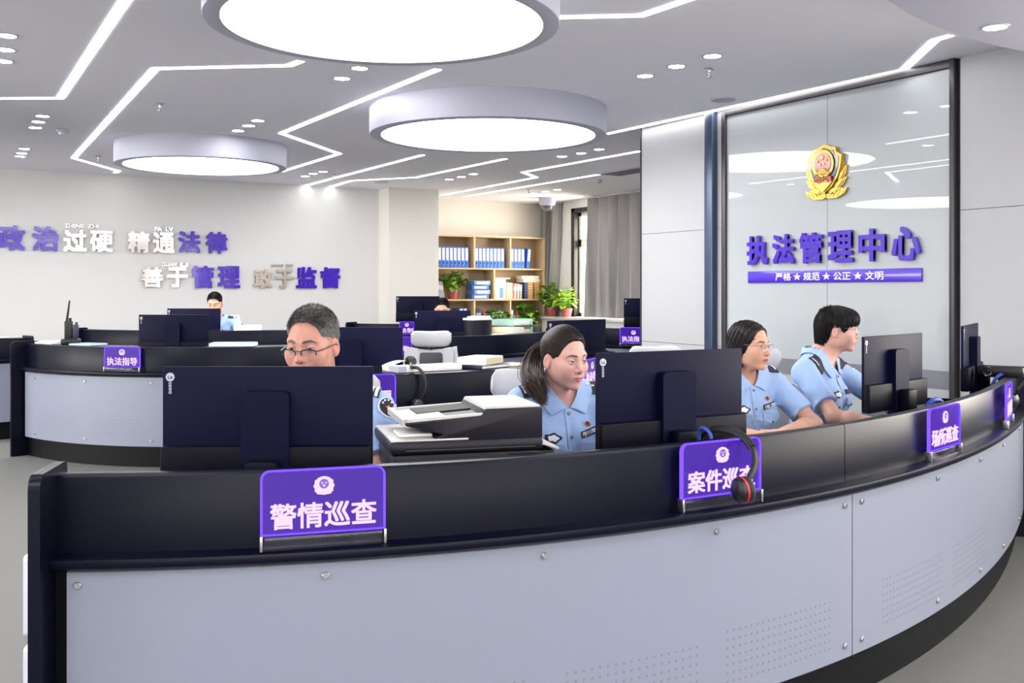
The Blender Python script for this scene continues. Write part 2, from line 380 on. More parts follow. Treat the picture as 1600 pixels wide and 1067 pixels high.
# broad curved soffit with a downlight of its own, partly above the frame
SOF = (5.4, -.5, 3.95)
STR = [('pale bent light strip, long line running into the upper frame edge above the side desk', [(-6.2, 8.45), (-3.8, 8.38), (-2.15, 5.54), (-1.6, 4.6)]),
 ('zigzag light strip passing from the largest drum lamp to the slogan wall', [(-1.49, 7.02), (-1.6, 7.16), (-2.6, 7.26), (-5.38, 12.22), (-5.35, 13.54), (-5.48, 13.76)]),
 ('light strip with a sharp hook between the largest drum lamp and the slogan wall', [(-.54, 7.28), (-2.38, 10.27), (-2.05, 11.82), (-3.15, 13.61)]),
 ('straight light strip reaching toward the column from the middle drum lamp', [(-3.21, 15.46), (-1.07, 11.93)]),
 ('light strip with a gentle jog ending beside the column', [(-2.92, 15.76), (-2.37, 14.74), (-1.38, 14.32), (-.08, 12.28)]),
 ('stepped light strip over the bookcase', [(-1.2, 17.04), (.35, 14.32), (.15, 13.69), (1.49, 11.6)]),
 ('straight light strip nearest the bookcase and curtain', [(-.82, 17.28), (1.69, 13.19)]),
 ('long light strip running along the head of the glass wall', [(.98, 10.31), (2.87, 7.3), (2.73, 6.42), (2.78, 6.31)]),
 ('short bent light strip beside the largest drum lamp toward the glass wall', [(-.1, 5.9), (.28, 5.89), (.76, 5.85), (1.2, 5.2)])]
def strip(pts, label, wd=.06):
    P = [cw(*p) for p in pts]; b = new(); L = []
    for i, p in enumerate(P):
        d0 = (p-P[i-1]).normalized() if i else None; d1 = (P[i+1]-p).normalized() if i < len(P)-1 else None
        if d0 is None or d1 is None:
            d = d0 or d1; n = Vector((-d.y, d.x, 0))
        else:
            n0, n1 = Vector((-d0.y, d0.x, 0)), Vector((-d1.y, d1.x, 0)); n = (n0+n1).normalized(); n = n/max(.35, n.dot(n0))
        L.append((p+n*wd/2, p-n*wd/2))
    for (a, c), (d, e) in zip(L, L[1:]):
        q = [Vector((v.x, v.y, CEIL-.004)) for v in (a, c, e, d)]; up = [Vector((v.x, v.y, CEIL+.01)) for v in (a, c, e, d)]
        lo = [b.verts.new(v) for v in q]; hi = [b.verts.new(v) for v in up]
        b.faces.new(lo); b.faces.new(hi[::-1])
        for k in range(4): b.faces.new((lo[k], hi[k], hi[(k+1) % 4], lo[(k+1) % 4]))
    bmesh.ops.recalc_face_normals(b, faces=b.faces[:])
    return tag(obj('light_strip', b, M['strip_glow'], smooth=False), label, 'light strip', 'recessed white light strips in the ceiling')
for lb, pts in STR: strip(pts, lb)
for pts in ([(-4.5, 5.0), (-3.0, 2.5), (-3.0, .5), (-1.5, -2.0)], [(.5, 1.5), (2.0, -1.0), (2.0, -3.0)], [(3.6, 4.6), (5.0, 2.2)]): strip(pts, 'added light strip for fill, outside the frame')  # unseen strips added to light the desk fronts
def unc(x, y, z=CEIL):
    d = (1.44-z)*1556/(y-452); return ((x-800)*d/1556, d)
def disc_light(X, Y, label, group, r=.055, z=CEIL, proto=[None]):
    p = cw(X, Y, z)
    if proto[0] is None:
        t = thing('downlight', label, 'downlight', p, 0, group)
        b = new(); lathe(b, [(r, .0), (r+.004, -.006), (r+.014, -.005), (r+.018, .0), (r+.018, .004)], n=32); obj('bezel', b, M['lamp_white'], t)
        b = new(); lathe(b, [(0, -.003), (r+.003, -.003), (r+.003, .004), (0, .004)], n=32); obj('lens', b, M['spot_glow'], t)
        proto[0] = t; return t
    return dup(proto[0], p, 0, label, group)
CL = [('by the upper left corner of the slogan side', [(10, 55), (8, 77), (5, 95)]),
 ('beside the smoke detector', [(66.5, 181), (60, 190), (55, 199)]),
 ('close to the slogan wall', [(38, 232), (34, 239), (31.5, 244)]),
 ('between the zigzag strip and the hooked strip', [(403, 188), (388.5, 196), (372, 204)]),
 ('just behind the largest drum lamp', [(562, 106), (534.5, 122)]),
 ('beside the drum lamp near the slogan wall', [(505, 268), (489, 271), (477, 275)]),
 ('before the glass wall, next to a sprinkler', [(1113, 87), (1057, 103), (1008, 118)]),
 ('in front of the bookcase by the column', [(739.5, 271.5), (721, 276), (702, 280)]),
 ('over the bookcase by the dome camera', [(871, 296), (852, 299), (834, 302)]),
 ('half hidden below the middle drum lamp', [(936, 233), (908, 239), (878, 244)])]
for where, pts in CL:
    names = ('nearest', 'middle', 'farthest') if len(pts) == 3 else ('nearer', 'farther')
    for nm, (x, y) in zip(names, pts):
        X, Y = unc(x, y); disc_light(X, Y, 'round recessed downlight %s of those %s' % (nm, where), 'recessed downlights set in threes')
for X, Y in ((-1.5, 2.2), (-2, 2.8), (-3.5, 4.5)): disc_light(X, Y, 'added round downlight outside the frame', 'added downlights outside the frame')  # unseen downlights, added with the other ceiling lamps
# soffit
b = new(); lathe(b, [(SOF[2]-.55, .01), (SOF[2]-.54, 0), (SOF[2]-.02, 0), (SOF[2], .02), (SOF[2], .239), (SOF[2]-.55, .239), (SOF[2]-.55, .01)], (0, 0, 0), n=160)
struct('ceiling_soffit', b, M['lamp_white'], 'wide round drop in the ceiling at the upper corner by the glass wall', loc=(SOF[0], SOF[1], 2.81))
X, Y = unc(1555, 42, 2.81); disc_light(X, Y, 'lone downlight in the round ceiling drop by the glass wall', 'recessed downlights set in threes', z=2.81)
# small ceiling fittings
def sprinkler(x, y, label):
    X, Y = unc(x, y); t = thing('sprinkler', label, 'sprinkler', cw(X, Y, CEIL), 0, 'fire sprinklers on the ceiling')
    b = new(); lathe(b, [(0, 0), (.04, 0), (.036, -.008), (.012, -.012), (.01, -.03), (0, -.03)], n=20); obj('escutcheon', b, M['chrome'], t)
    b = new(); tube(b, [(-.012, 0, -.03), (-.014, 0, -.045), (0, 0, -.06), (.014, 0, -.045), (.012, 0, -.03)], .003, 6); tube(b, [(0, 0, -.03), (0, 0, -.06)], .004, 6); obj('head_frame', b, M['chrome'], t)
    b = new(); lathe(b, [(0, -.058), (.02, -.060), (.02, -.063), (0, -.063)], n=16); obj('deflector', b, M['chrome'], t)
sprinkler(250, 162, 'small metal fire sprinkler inside the bend of the zigzag strip')
sprinkler(154, 244, 'small metal fire sprinkler close to the slogan wall beside a drum lamp')
sprinkler(1109, 107, 'small metal fire sprinkler near the downlights before the glass wall')
sprinkler(522, 273, 'small metal fire sprinkler against the light strip by the column')
sprinkler(826, 296, 'small metal fire sprinkler over the bookcase')
def detector(x, y, label):
    X, Y = unc(x, y); t = thing('smoke_detector', label, 'smoke detector', cw(X, Y, CEIL), 0, 'white smoke detectors')
    b = new(); lathe(b, [(0, 0), (.06, 0), (.06, -.015), (.05, -.03), (0, -.032)], n=28); obj('base_shell', b, M['lamp_white'], t)
    b = new(); lathe(b, [(.034, -.030), (.036, -.045), (.028, -.055), (0, -.056)], n=24); obj('sensor_dome', b, M['grey_plastic'], t)
detector(97, 202, 'white smoke detector beside three downlights on the slogan side')
detector(935, 281, 'white smoke detector on the ceiling before the curtain')
X, Y = unc(1130, 155); t = thing('ceiling_speaker', 'flat round grille speaker in the ceiling before the glass wall', 'speaker', cw(X, Y, CEIL))
b = new(); lathe(b, [(.105, 0), (.105, -.01), (.095, -.013), (.088, -.008), (.088, 0)], n=40); obj('rim', b, M['lamp_white'], t)
b = new(); lathe(b, [(0, -.012), (.088, -.008), (.088, 0), (0, 0)], n=40); obj('grille', b, M['grey_plastic'], t)
X, Y = unc(595, 284); t = thing('ceiling_speaker', 'flat round grille speaker in the ceiling before the column', 'speaker', cw(X, Y, CEIL))
b = new(); lathe(b, [(.105, 0), (.105, -.01), (.095, -.013), (.088, -.008), (.088, 0)], n=40); obj('rim', b, M['lamp_white'], t)
b = new(); lathe(b, [(0, -.012), (.088, -.008), (.088, 0), (0, 0)], n=40); obj('grille', b, M['grey_plastic'], t)
X, Y = unc(985, 267); p = cw(X, Y, CEIL); t = thing('air_vent', 'slotted air vent in the ceiling before the curtain', 'air vent', p)
b = new(); bounds(b, -.2, .2, -.5, .5, -.012, .0, .003); obj('vent_frame', b, M['lamp_white'], t)
b = new()
for k in range(5): bounds(b, -.16+k*.07, -.13+k*.07, -.45, .45, -.016, -.002)
obj('slat', b, M['frame_dark'], t)
X, Y = unc(855, 309); p = cw(X, Y, CEIL); t = thing('dome_camera', 'white dome security camera on the ceiling by the curtain corner', 'security camera', p)
b = new(); lathe(b, [(0, 0), (.15, 0), (.15, -.08), (.13, -.13), (.11, -.14), (0, -.14)], n=32); obj('housing', b, M['lamp_white'], t)
b = new(); lathe(b, [(.11, -.135), (.10, -.19), (.06, -.225), (0, -.235)], n=28); obj('dome', b, mat('smoked_dome', (90, 90, 96), .1, coat=1), t)
# ------------------------------------------------------------------ console desks
def poly_front(t):                 # the front desk is not a perfect circle: gentle drift of its radius with angle (camera frame angle, degrees)
    u = (math.degrees(t)-math.degrees(A0)+50)/30
    u = max(-1.1, min(1.1, u)); return .1508*u**3+.0339*u*u-.0933*u-.0107
ZT, ZL = .74, .97                  # work top, ledge top
FRONT = dict(c=(-1.924, 7.479), R=5.056)
def desk(label, c, R, d0, d1, seams=(), ends=(1, 1), bolts=(), holes=(), rf=None, shelf=0.0, depth=.76, n=72, group='curved console desks', end_drop=0):
    """c in camera frame, d0..d1 degrees in camera frame"""
    C = cw(*c); a0, a1 = R2(d0)+A0, R2(d1)+A0; tm = (a0+a1)/2
    base = Vector((C.x+R*math.cos(tm), C.y+R*math.sin(tm), 0)); t = thing('console_desk', label, 'desk', base, 0, group)
    cl = (C.x-base.x, C.y-base.y)
    cuts = [a0]+[R2(s)+A0 for s in seams]+[a1]; g = .0022/R
    prof_u = [(0, ZT+.03), (0, ZL-.012), (-.004, ZL-.003), (-.012, ZL), (-.034-shelf, ZL), (-.042-shelf, ZL-.003), (-.045-shelf, ZL-.012)]
    prof_u += [(-.045-shelf, ZL-.03), (-.045, ZL-.03), (-.045, ZT+.03)] if shelf else [(-.045, ZT+.03)]
    plain = [(0, ZT+.03), (0, ZL-.012), (-.004, ZL-.003), (-.012, ZL), (-.034, ZL), (-.042, ZL-.003), (-.045, ZL-.012), (-.045, ZT+.03)]
    def seg(u, v): return max(4, int(n*abs(v-u)/abs(a1-a0)))
    for k, (u, v) in enumerate(zip(cuts, cuts[1:])):
        b = new(); arc_sweep(b, cl, prof_u if k == 0 else plain, u+(g if k else 0), v-(g if k < len(cuts)-2 else 0), R, seg(u, v), rf); obj('ledge_board', b, M['laminate'], t)
    b = new(); arc_sweep(b, cl, [(-depth, ZT), (.05, ZT), (.058, ZT+.004), (.061, ZT+.015), (.058, ZT+.026), (.05, ZT+.03), (-depth, ZT+.03)], a0, a1, R, n, rf); obj('work_top', b, M['laminate'], t)
    b = new(); arc_sweep(b, cl, [(-.06, 0), (-.012, 0), (-.012, .175), (-.06, .175)], a0, a1, R, n, rf); obj('kick_board', b, M['kick'], t)
    b = new(); arc_sweep(b, cl, [(-.02, .165), (.005, .165), (.005, ZT), (-.02, ZT)], a0, a1, R, n, rf); obj('carcass', b, M['kick'], t)
    for k, (u, v) in enumerate(zip(cuts, cuts[1:])):
        b = new(); gg = g*1.2
        arc_sweep(b, cl, [(.008, .17), (.026, .168), (.03, .172), (.03, ZT-.012), (.026, ZT-.01), (.008, ZT-.01)], u+(gg if k else .035/R), v-(gg if k < len(cuts)-2 else .035/R), R, seg(u, v), rf)
        for h0, h1, z0, z1, step in holes:
            h0w, h1w = R2(h0)+A0, R2(h1)+A0
            if not (u < (h0w+h1w)/2 < v): continue
            nn = max(2, int((h1w-h0w)*R/step)); rows = int((z1-z0)/step)+1
            for i in range(nn+1):
                for j in range(rows):
                    th = h0w+(h1w-h0w)*i/nn; rr = R+(rf(th) if rf else 0)+.0306; z = z0+j*step; e = Vector((math.cos(th), math.sin(th), 0)); s = Vector((-e.y, e.x, 0))
                    f = b.faces.new([b.verts.new(Vector((cl[0], cl[1], z))+e*rr+s*(.0042*math.cos(2*math.pi*q/7))+Vector((0, 0, .0042*math.sin(2*math.pi*q/7)))) for q in range(7)]); f.material_index = 1
        pn = obj('front_panel', b, [M['white_panel'], M['hole']], t)
        for dth, z in bolts:
            th = R2(dth)+A0
            if not (u < th < v): continue
            rr = R+(rf(th) if rf else 0)+.03; bb = new()
            mt = Matrix.Rotation(th, 4, 'Z') @ Matrix.Rotation(R2(90), 4, 'Y')
            lathe(bb, [(0, .0075), (.008, .0075), (.0095, .006), (.0095, 0)], (cl[0]+rr*math.cos(th), cl[1]+rr*math.sin(th), z), 16, mtx=mt); obj('bolt', bb, M['chrome'], pn)
    for on, th in zip(ends, (a0, a1)):
        if not on: continue
        b = new(); sgn = -1 if th == a0 else 1; rr = rf(th) if rf else 0
        out = []
        for cx, cz, s0 in ((.13-.035, .99-.035, 0), (-.10+.02, .99-.02, 90)):
            for q in range(7):
                a = R2(s0+90*q/6); k = .035 if s0 == 0 else .02; out.append((cx+k*math.cos(a), cz+k*math.sin(a)))
        out = [(.13, 0)]+out+[(-.10, .79), (-depth-.02, .79), (-depth-.02, 0)]
        mt = Matrix.Translation(Vector((cl[0], cl[1], 0))) @ Matrix.Rotation(th, 4, 'Z') @ Matrix.Translation(Vector((R+rr, 0, 0)))
        prism(b, out, 0 if sgn > 0 else -.028, .028 if sgn > 0 else 0, mtx=mt); obj('end_board', b, M['laminate'], t, sharp=50)
    return t
fb = [(a, .697) for a in (-80.5, -73.6, -66.8, -60, -52.9, -51.7, -44.7, -38.3, -32.5, -25)]
fb += [(a, .215) for a, _ in fb]
FD = desk('near curved dark console desk with pale front panels and glowing name signs', FRONT['c'], FRONT['R'], -81.2, -19.0, (-52.35, -24.0), bolts=fb,
     holes=[(-72, -67.5, .20, .36, .026), (-66, -60.9, .20, .36, .026), (-59.5, -53.9, .225, .385, .026), (-50, -44.2, .235, .395, .026), (-42.6, -36.8, .235, .395, .026)], rf=poly_front, n=120, depth=.70)
LEFTD = dict(c=(-2.72, 10.2), R=2.15)
hb = [(-128, .685), (-111, .685), (-95, .685), (-78, .685)]; hb += [(a, .215) for a, _ in hb]
desk('curved console desk on the slogan side, below the walkie talkie', LEFTD['c'], LEFTD['R'], -134, -58, (-62,), bolts=hb, holes=[(-127, -113, .25, .40, .026), (-109, -97, .25, .40, .026), (-93, -80, .25, .40, .026)], shelf=.2)
MIDD = dict(c=(-1.45, 7.45), R=2.1)
desk('middle curved console desk with books on its ledge, behind the seated pair', MIDD['c'], MIDD['R'], -92, -6, (-37,), bolts=[(-86, .685), (-50, .685), (-20, .685)], shelf=.22)
FARD = dict(c=(-1.55, 11.75), R=2.05)
desk('far curved console desk with a green tray, before the bookcase', FARD['c'], FARD['R'], -96, -1, (), bolts=[(-70, .685), (-40, .685), (-36, .685)], depth=.8)
desk('dark console desk whose end shows at the side, next to the walkie talkie desk', (-6.62, 11.55), 2.65, -120, -44.5, (), bolts=[(-51, .685), (-51, .215)], holes=[(-60, -52.5, .27, .40, .026)])
desk('distant dark console desk in front of the slogan wall', (-3.6, 14.0), 2.75, -122, -60, (), shelf=.10, depth=.50)
desk('distant dark console desk carrying the rearmost monitor by the column', (-1.4, 15.25), 1.7, -118, -62, (), depth=.6)
desk('dark console desk half hidden by the white cladding near the curtain', (2.35, 13.55), 1.9, -135, -95, (), depth=.55, ends=(1, 0))

# ------------------------------------------------------------------ glowing name signs
def edge(m, name, *a): M[m] = emis(name, *a)
edge('rim', 'violet_lit_edge', (.12, .05, 1.0), 1.5)
edge('glyph', 'pale_violet_lit_print', (.62, .44, 1.0), 1.05)
pm = bpy.data.materials.new('violet_acrylic'); pm.use_nodes = True; nt = pm.node_tree; bs = nt.nodes['Principled BSDF']
bs.inputs['Base Color'].default_value = (.03, .012, .16, 1); bs.inputs['Roughness'].default_value = .12; bs.inputs['Alpha'].default_value = .82
bs.inputs['Emission Color'].default_value = (.17, .03, .9, 1); bs.inputs['Emission Strength'].default_value = .14; M['acrylic'] = pm
M['clear'] = mat('clear_acrylic', (40, 40, 58), .1, alpha=.45, coat=.5)
def wreath(s, k=0):
    """outline of the lit crest: shield with a leafy wreath, s = height"""
    P = []
    for i in range(48):
        a = 2*math.pi*i/48; r = .47+.03*math.cos(12*a) if abs(math.sin(a)) < .8 or math.sin(a) < 0 else .44
        x, z = .98*r*math.cos(a), r*math.sin(a)
        if z < -.36: z = -.42+.06*abs(x)/.3; x *= 1.25
        P.append((x*s, z*s))
    return P
def sign(label, body, X, Y, rot, w=.317, h=.203, z=None, flip=False):
    t = thing('name_sign', label, 'sign', cw(X, Y, ZT+.031 if z is None else z), rot+A0, 'violet glowing name signs on the console desks')
    hb_ = .038
    b = new(); prism(b, rrect(w, h-hb_, .022, bottom=False, z0=hb_), -.004, .004); pl = obj('plate', b, M['acrylic'], t)
    b = new(); O = rrect(w+.004, h-hb_+.002, .024, bottom=False, z0=hb_); I = rrect(w-.008, h-hb_-.006, .019, bottom=False, z0=hb_+.004)
    vo = [[b.verts.new((x, y, q)) for x, q in P_] for P_ in (O, I) for y in (-.006, .006)]
    for i in range(len(O)):
        j = (i+1) % len(O)
        b.faces.new((vo[0][i], vo[0][j], vo[2][j], vo[2][i])); b.faces.new((vo[1][i], vo[1][j], vo[3][j], vo[3][i])); b.faces.new((vo[0][i], vo[0][j], vo[1][j], vo[1][i])); b.faces.new((vo[2][i], vo[2][j], vo[3][j], vo[3][i]))
    bmesh.ops.recalc_face_normals(b, faces=b.faces[:])
    obj('lit_edge', b, M['rim'], t)
    b = new(); bounds(b, -w/2+.006, w/2-.006, -.012, .012, 0, hb_-.002, .002); obj('holder', b, M['clear'], t)
    for s in (-1, 1):
        b = new(); bounds(b, s*w/2-.004, s*w/2+.004, -.014, .014, 0, hb_+.002, .002); obj('clip_post', b, M['chrome'], t)
    b = new(); prism(b, [(x, q+hb_+.122) for x, q in wreath(.056)], -.0065, -.0045)
    e = obj('crest', b, M['glyph'], t)
    b = new(); prism(b, [(.0125*math.cos(a*math.pi/12), hb_+.1275+.0125*math.sin(a*math.pi/12)) for a in range(24)], -.0072, -.0064); obj('crest_disc', b, pm, e)
    b = new()
    for x, q, r in ((-.005, .130, .0022), (.005, .130, .0022), (0, .123, .003)): prism(b, [(x+r*math.cos(a*math.pi/6), hb_+q+r*math.sin(a*math.pi/6)) for a in range(12)], -.0078, -.0070)
    obj('crest_detail', b, M['glyph'], e)
    text_obj('lettering', body, M['glyph'], t, (0, -.0056, hb_+.048), w=w*.86, h=.066, depth=.003, bold=.018)
    return t
def on_desk(D, deg, dr, rf=None):
    a = R2(deg); r = D['R']+dr+(rf(a+A0) if rf else 0)
    return D['c'][0]+r*math.cos(a), D['c'][1]+r*math.sin(a), a+R2(90)
def fsign(label, body, deg, D=FRONT, rf=poly_front):
    x, y, r = on_desk(D, deg, .032, rf); return sign(label, body, x, y, r)
fsign('glowing violet sign reading police patrol, first on the near desk, before the widest monitor', '警情巡查', -73.65)
fsign('glowing violet sign with a headset hanging over it on the near desk', '案件巡查', -59.8)
fsign('glowing violet sign before the grey monitor of the officer in profile', '场所巡查', -43.9)
fsign('glowing violet sign seen almost edge-on at the far end of the near desk', '网上巡查', -30.5)
fsign('glowing violet sign beside the older officer\'s shoulder, on the middle desk', '案件管理', -72, MIDD, None)
fsign('glowing violet sign on the middle desk, behind the ponytail officer', '执法考评', -21.5, MIDD, None)
fsign('glowing violet sign on the desk with the walkie talkie', '执法指导', -101.5, LEFTD, None)
fsign('glowing violet sign half hidden by an empty grey chair headrest', '涉案财物', -78.5, FARD, None)
sign('glowing violet sign cut off by the edge of the white cladding', '执法指导', 1.43, 11.72, R2(-12), h=.22)
sign('small far glowing violet sign below the rearmost monitor by the column', '法制', -1.42, 13.45, R2(0), w=.20, z=.80)

# ------------------------------------------------------------------ monitors
def monitor_proto():
    t = thing('monitor', 'x', 'monitor', (0, 0, 0), 0, 'dark desktop monitors')
    W, H, zb = .60, .355, .128
    b = new(); bounds(b, -W/2, W/2, -.006, .004, zb+.02, zb+H, .003); bounds(b, -W/2+.002, W/2-.002, .004, .007, zb+.02, zb+H-.002); p = obj('back_shell', b, M['mon'], t)
    b = new(); bounds(b, -W/2, W/2, -.034, .010, zb, zb+.130, .008); obj('lower_shell', b, M['mon_bar'], t)
    b = new(); bounds(b, -W/2+.006, W/2-.006, .0072, .0085, zb+.02, zb+H-.006); obj('screen', b, M['screen'], t)
    b = new(); prism(b, rrect(.135, .355, .018, z0=.06), -.046, -.006); st = obj('stand_column', b, M['mon'], t)
    b = new(); bounds(b, -.045, .045, -.10, -.044, .12, .225, .010); obj('hinge_cover', b, M['mon_bar'], st)
    b = new(); bounds(b, -.04, .04, -.095, -.05, .008, .14, .006); obj('stand_neck', b, M['mon_bar'], t)
    b = new(); prism(b, [(x, z) for x, z in rrect(.25, .20, .03, z0=-.10)], 0, .010, mtx=Matrix.Translation(Vector((0, -.02, 0))) @ Matrix.Rotation(R2(90), 4, 'X') @ Matrix.Translation(Vector((0, 0, 0)))); obj('base', b, M['mon_bar'], t)
    b = new(); lathe(b, [(0, 0), (.0125, 0), (.0125, .0012), (0, .0012)], n=24, mtx=Matrix.Rotation(R2(90), 4, 'X')); lg = obj('logo', b, M['logo'], t, (-W/2+.022, -.0061, zb+H-.03))
    text_obj('logo_text', 'Le', M['mon'], lg, (0, -.0014, 0), w=.013, depth=.0008)
    me = fit_mesh(text_mesh('cooo', .02, .001, .02), w=.034); me.transform(Matrix.Rotation(R2(90), 4, 'Y')); obj('logo_name', me, M['logo'], lg, (0, -.0006, -.031), smooth=False)
    return t
MON = monitor_proto(); MONU = [0]
def place_mon(label, X, Y, rot, ztop=1.235, s=1.0):
    loc = cw(X, Y, ztop-.483*s)
    if MONU[0] == 0: MONU[0] = 1; MON.location = loc; MON.rotation_euler = (0, 0, R2(rot)+A0); MON['label'] = label; r = MON
    else: r = dup(MON, loc, R2(rot)+A0, label)
    r.scale = (s, s, s); return r
place_mon('widest dark monitor on the near desk, hiding the older officer below the nose', -.70, 2.86, 1, 1.219)
place_mon('dark monitor on the near desk behind the sign with the headset', .535, 3.34, 28)
place_mon('grey lit monitor on the near desk before the officer in profile', 1.75, 4.57, 43, 1.232, .95)
place_mon('narrow edge-on monitor at the far end of the near desk', 2.585, 5.62, 58, 1.243)
place_mon('dark monitor partly behind the older officer\'s head', -.94, 5.82, 2, 1.219)
place_mon('dark monitor behind the ponytail officer\'s head', .465, 7.1, 43, 1.222)
place_mon('dark monitor on the desk with the walkie talkie', -2.86, 8.42, -3, 1.226)
place_mon('dark monitor before the officer by the slogan wall', -3.68, 11.52, -4, 1.219, 1.05)
place_mon('dark monitor hiding the face of the officer before the bookcase', -.74, 10.6, 4, 1.215)
place_mon('rearmost dark monitor standing before the column', -1.30, 13.75, 0, 1.345)
place_mon('dark monitor half cut by the edge of the white cladding', 1.67, 12.2, 0, 1.33)

# ------------------------------------------------------------------ multifunction printer
x, y, r = on_desk(FRONT, -68.2, -.34)
t = thing('printer', 'black multifunction printer with white lid between the older officer and the ponytail officer', 'printer', cw(x, y, ZT+.031), R2(15)+A0); t.scale = (1, 1, .93)
W, D = .455, .34
b = new(); bounds(b, -W/2+.012, W/2-.03, -D/2, D/2, 0, .14, .012); bounds(b, -W/2, W/2-.01, -D/2-.012, D/2, .132, .205, .014); obj('lower_body', b, M['print_dark'], t)
b = new(); bounds(b, -.20, -.12, -D/2-.0135, -D/2+.02, .108, .126, .003); bounds(b, -.10, .06, -D/2-.0135, -D/2+.02, .092, .126, .003); bounds(b, .09, .21, -D/2-.0135, -D/2+.02, .105, .126, .003); bounds(b, -.21, -.10, -D/2-.0135, -D/2, .15, .162, .002); bounds(b, .12, .21, -D/2-.0135, -D/2, .192, .199, .002); obj('rear_vent_slot', b, M['black'], t)
b = new(); bounds(b, -.19, .20, -D/2-.0195, -D/2, .214, .219, .001); obj('lid_seam', b, M['black'], t)
b = new(); bounds(b, -.15, .16, -D/2-.020, -D/2, .165, .180, .004); bounds(b, .15, .20, -D/2-.022, -D/2, .15, .19, .004); obj('rear_hinge_bar', b, M['mon_bar'], t)
b = new(); bounds(b, -W/2-.004, -W/2+.02, -.10, -.05, .02, .12, .003); obj('side_label', b, M['paper'], t)
b = new(); prism(b, [(-.06, .2), (-.035, .2), (-.035, .214), (-.06, .214)], -D/2, D/2-.01); bounds(b, -W/2-.008, W/2, -D/2-.018, D/2+.01, .204, .246, .014); obj('scanner_body', b, M['print_dark'], t)
b = new(); bounds(b, -W/2-.003, .0, -D/2-.008, D/2+.004, .243, .250, .004); obj('scanner_lid', b, M['print_white'], t)
b = new(); prism(b, [(-.105, .249), (-.075, .262), (-.185, .292), (-.19, .302), (.04, .318), (.052, .338), (.225, .340), (W/2, .333), (W/2, .240), (-.10, .240)], -D/2-.004, D/2-.03); bmesh.ops.bevel(b, geom=b.edges[:], offset=.004, segments=2, profile=.5, affect='EDGES'); obj('document_feeder', b, M['print_dark'], t)
b = new(); prism(b, [(.050, .336), (W/2-.006, .338), (W/2-.006, .345), (.056, .345)], -D/2+.004, D/2-.036); obj('feeder_cover', b, M['print_white'], t)
b = new(); sl = .016/.23
for y0, y1 in ((-D/2, -D/2+.016), (D/2-.05, D/2-.034)): prism(b, [(-.192, .300), (.045, .300+sl*.237+.001), (.045, .325), (-.192, .312)], y0, y1)
prism(b, [(-.196, .292), (-.180, .292), (-.180, .314), (-.196, .312)], -D/2, D/2-.034); prism(b, [(-.182, .303), (-.06, .3125), (-.06, .3145), (-.182, .305)], -D/2+.01, D/2-.045); obj('feeder_tray', b, M['print_white'], t)
b = new(); prism(b, [(-.13, .308), (.04, .320), (.04, .3235), (-.13, .3115)], -.02, D/2-.06); obj('tray_guide', b, M['black_soft'], t)
b = new(); box(b, (-.15, -.075, .2565), (.10, .11, .010), .002); obj('output_paper', b, M['paper'], t)
b = new(); bounds(b, W/2-.06, W/2+.075, -D/2+.0, D/2-.06, .118, .150, .006); bounds(b, W/2-.04, W/2+.050, -D/2+.03, D/2-.1, .150, .195, .006); obj('output_tray', b, M['black'], t)
b = new(); prism(b, [(W/2-.03, .222), (W/2+.005, .226), (W/2+.052, .208), (W/2+.054, .200), (W/2+.005, .217), (W/2-.03, .214)], -D/2+.0, D/2-.1); obj('tray_lip', b, M['print_white'], t)

# ------------------------------------------------------------------ headsets hanging over the ledges
def headset(label, pts, cupdir, r=.011, cup=.04, ring='black'):
    """pts: band through camera-frame points; cups at both ends"""
    P = [cw(*p) for p in pts]; o = P[0].copy(); L = [p-o for p in P]
    t = thing('headset', label, 'headset', o, 0, 'black headsets hung over the ledges')
    sp = spline(L, 10)
    b = new(); tube(b, sp, [r*(.75 if (i < 6 or i > len(sp)-7) else 1.0) for i in range(len(sp))], 10, flat=.55); bd = obj('headband', b, M['black'], t)
    b = new(); m_ = len(sp)//3; tube(b, sp[m_:2*m_], r*1.22, 10, flat=.7); obj('band_pad', b, M['black_soft'], bd)
    for e, q in ((0, cupdir), (-1, [-v for v in cupdir])):
        d = (Matrix.Rotation(A0, 3, 'Z') @ Vector(q)).normalized()
        mt = Vector((0, 0, 1)).rotation_difference(d).to_matrix().to_4x4()
        b = new(); lathe(b, [(0, .022), (cup*.6, .02), (cup*.92, .010), (cup, -.004), (cup*.95, -.012), (0, -.012)], L[e], 28, mtx=mt); ec = obj('ear_cup', b, M['black'], t)
        b = new(); lathe(b, [(cup*.4, -.012), (cup*.55, -.028), (cup*.8, -.032), (cup*.98, -.022), (cup*.97, -.012)], L[e], 28, mtx=mt); obj('ear_cushion', b, M['black_soft'], ec)
        b = new(); lathe(b, [(cup*1.005, .0), (cup*1.03, -.004), (cup*1.005, -.008)], L[e], 28, mtx=mt); obj('trim_ring', b, M[ring], ec)
    return t
headset('black headset hooked over the second glowing sign of the near desk',
        [(.685, 2.985, .838), (.735, 3.02, .90), (.738, 3.06, .955), (.70, 3.13, .992), (.64, 3.22, .985), (.61, 3.27, .93), (.61, 3.28, .87)], (-.93, -.35, -.1), ring='red')
x, y, r = on_desk(MIDD, -64, 0)
headset('black headset hanging down the middle desk beside the older officer',
        [(x+.00, y-.07, .80), (x+.05, y-.065, .87), (x+.05, y-.05, .94), (x+.01, y-.02, 1.0), (x-.04, y+.07, 1.0), (x-.05, y+.16, 1.02), (x-.05, y+.2, 1.02)], (-.8, -.5, 0), cup=.036)
x, y, r = on_desk(FARD, -82, 0)
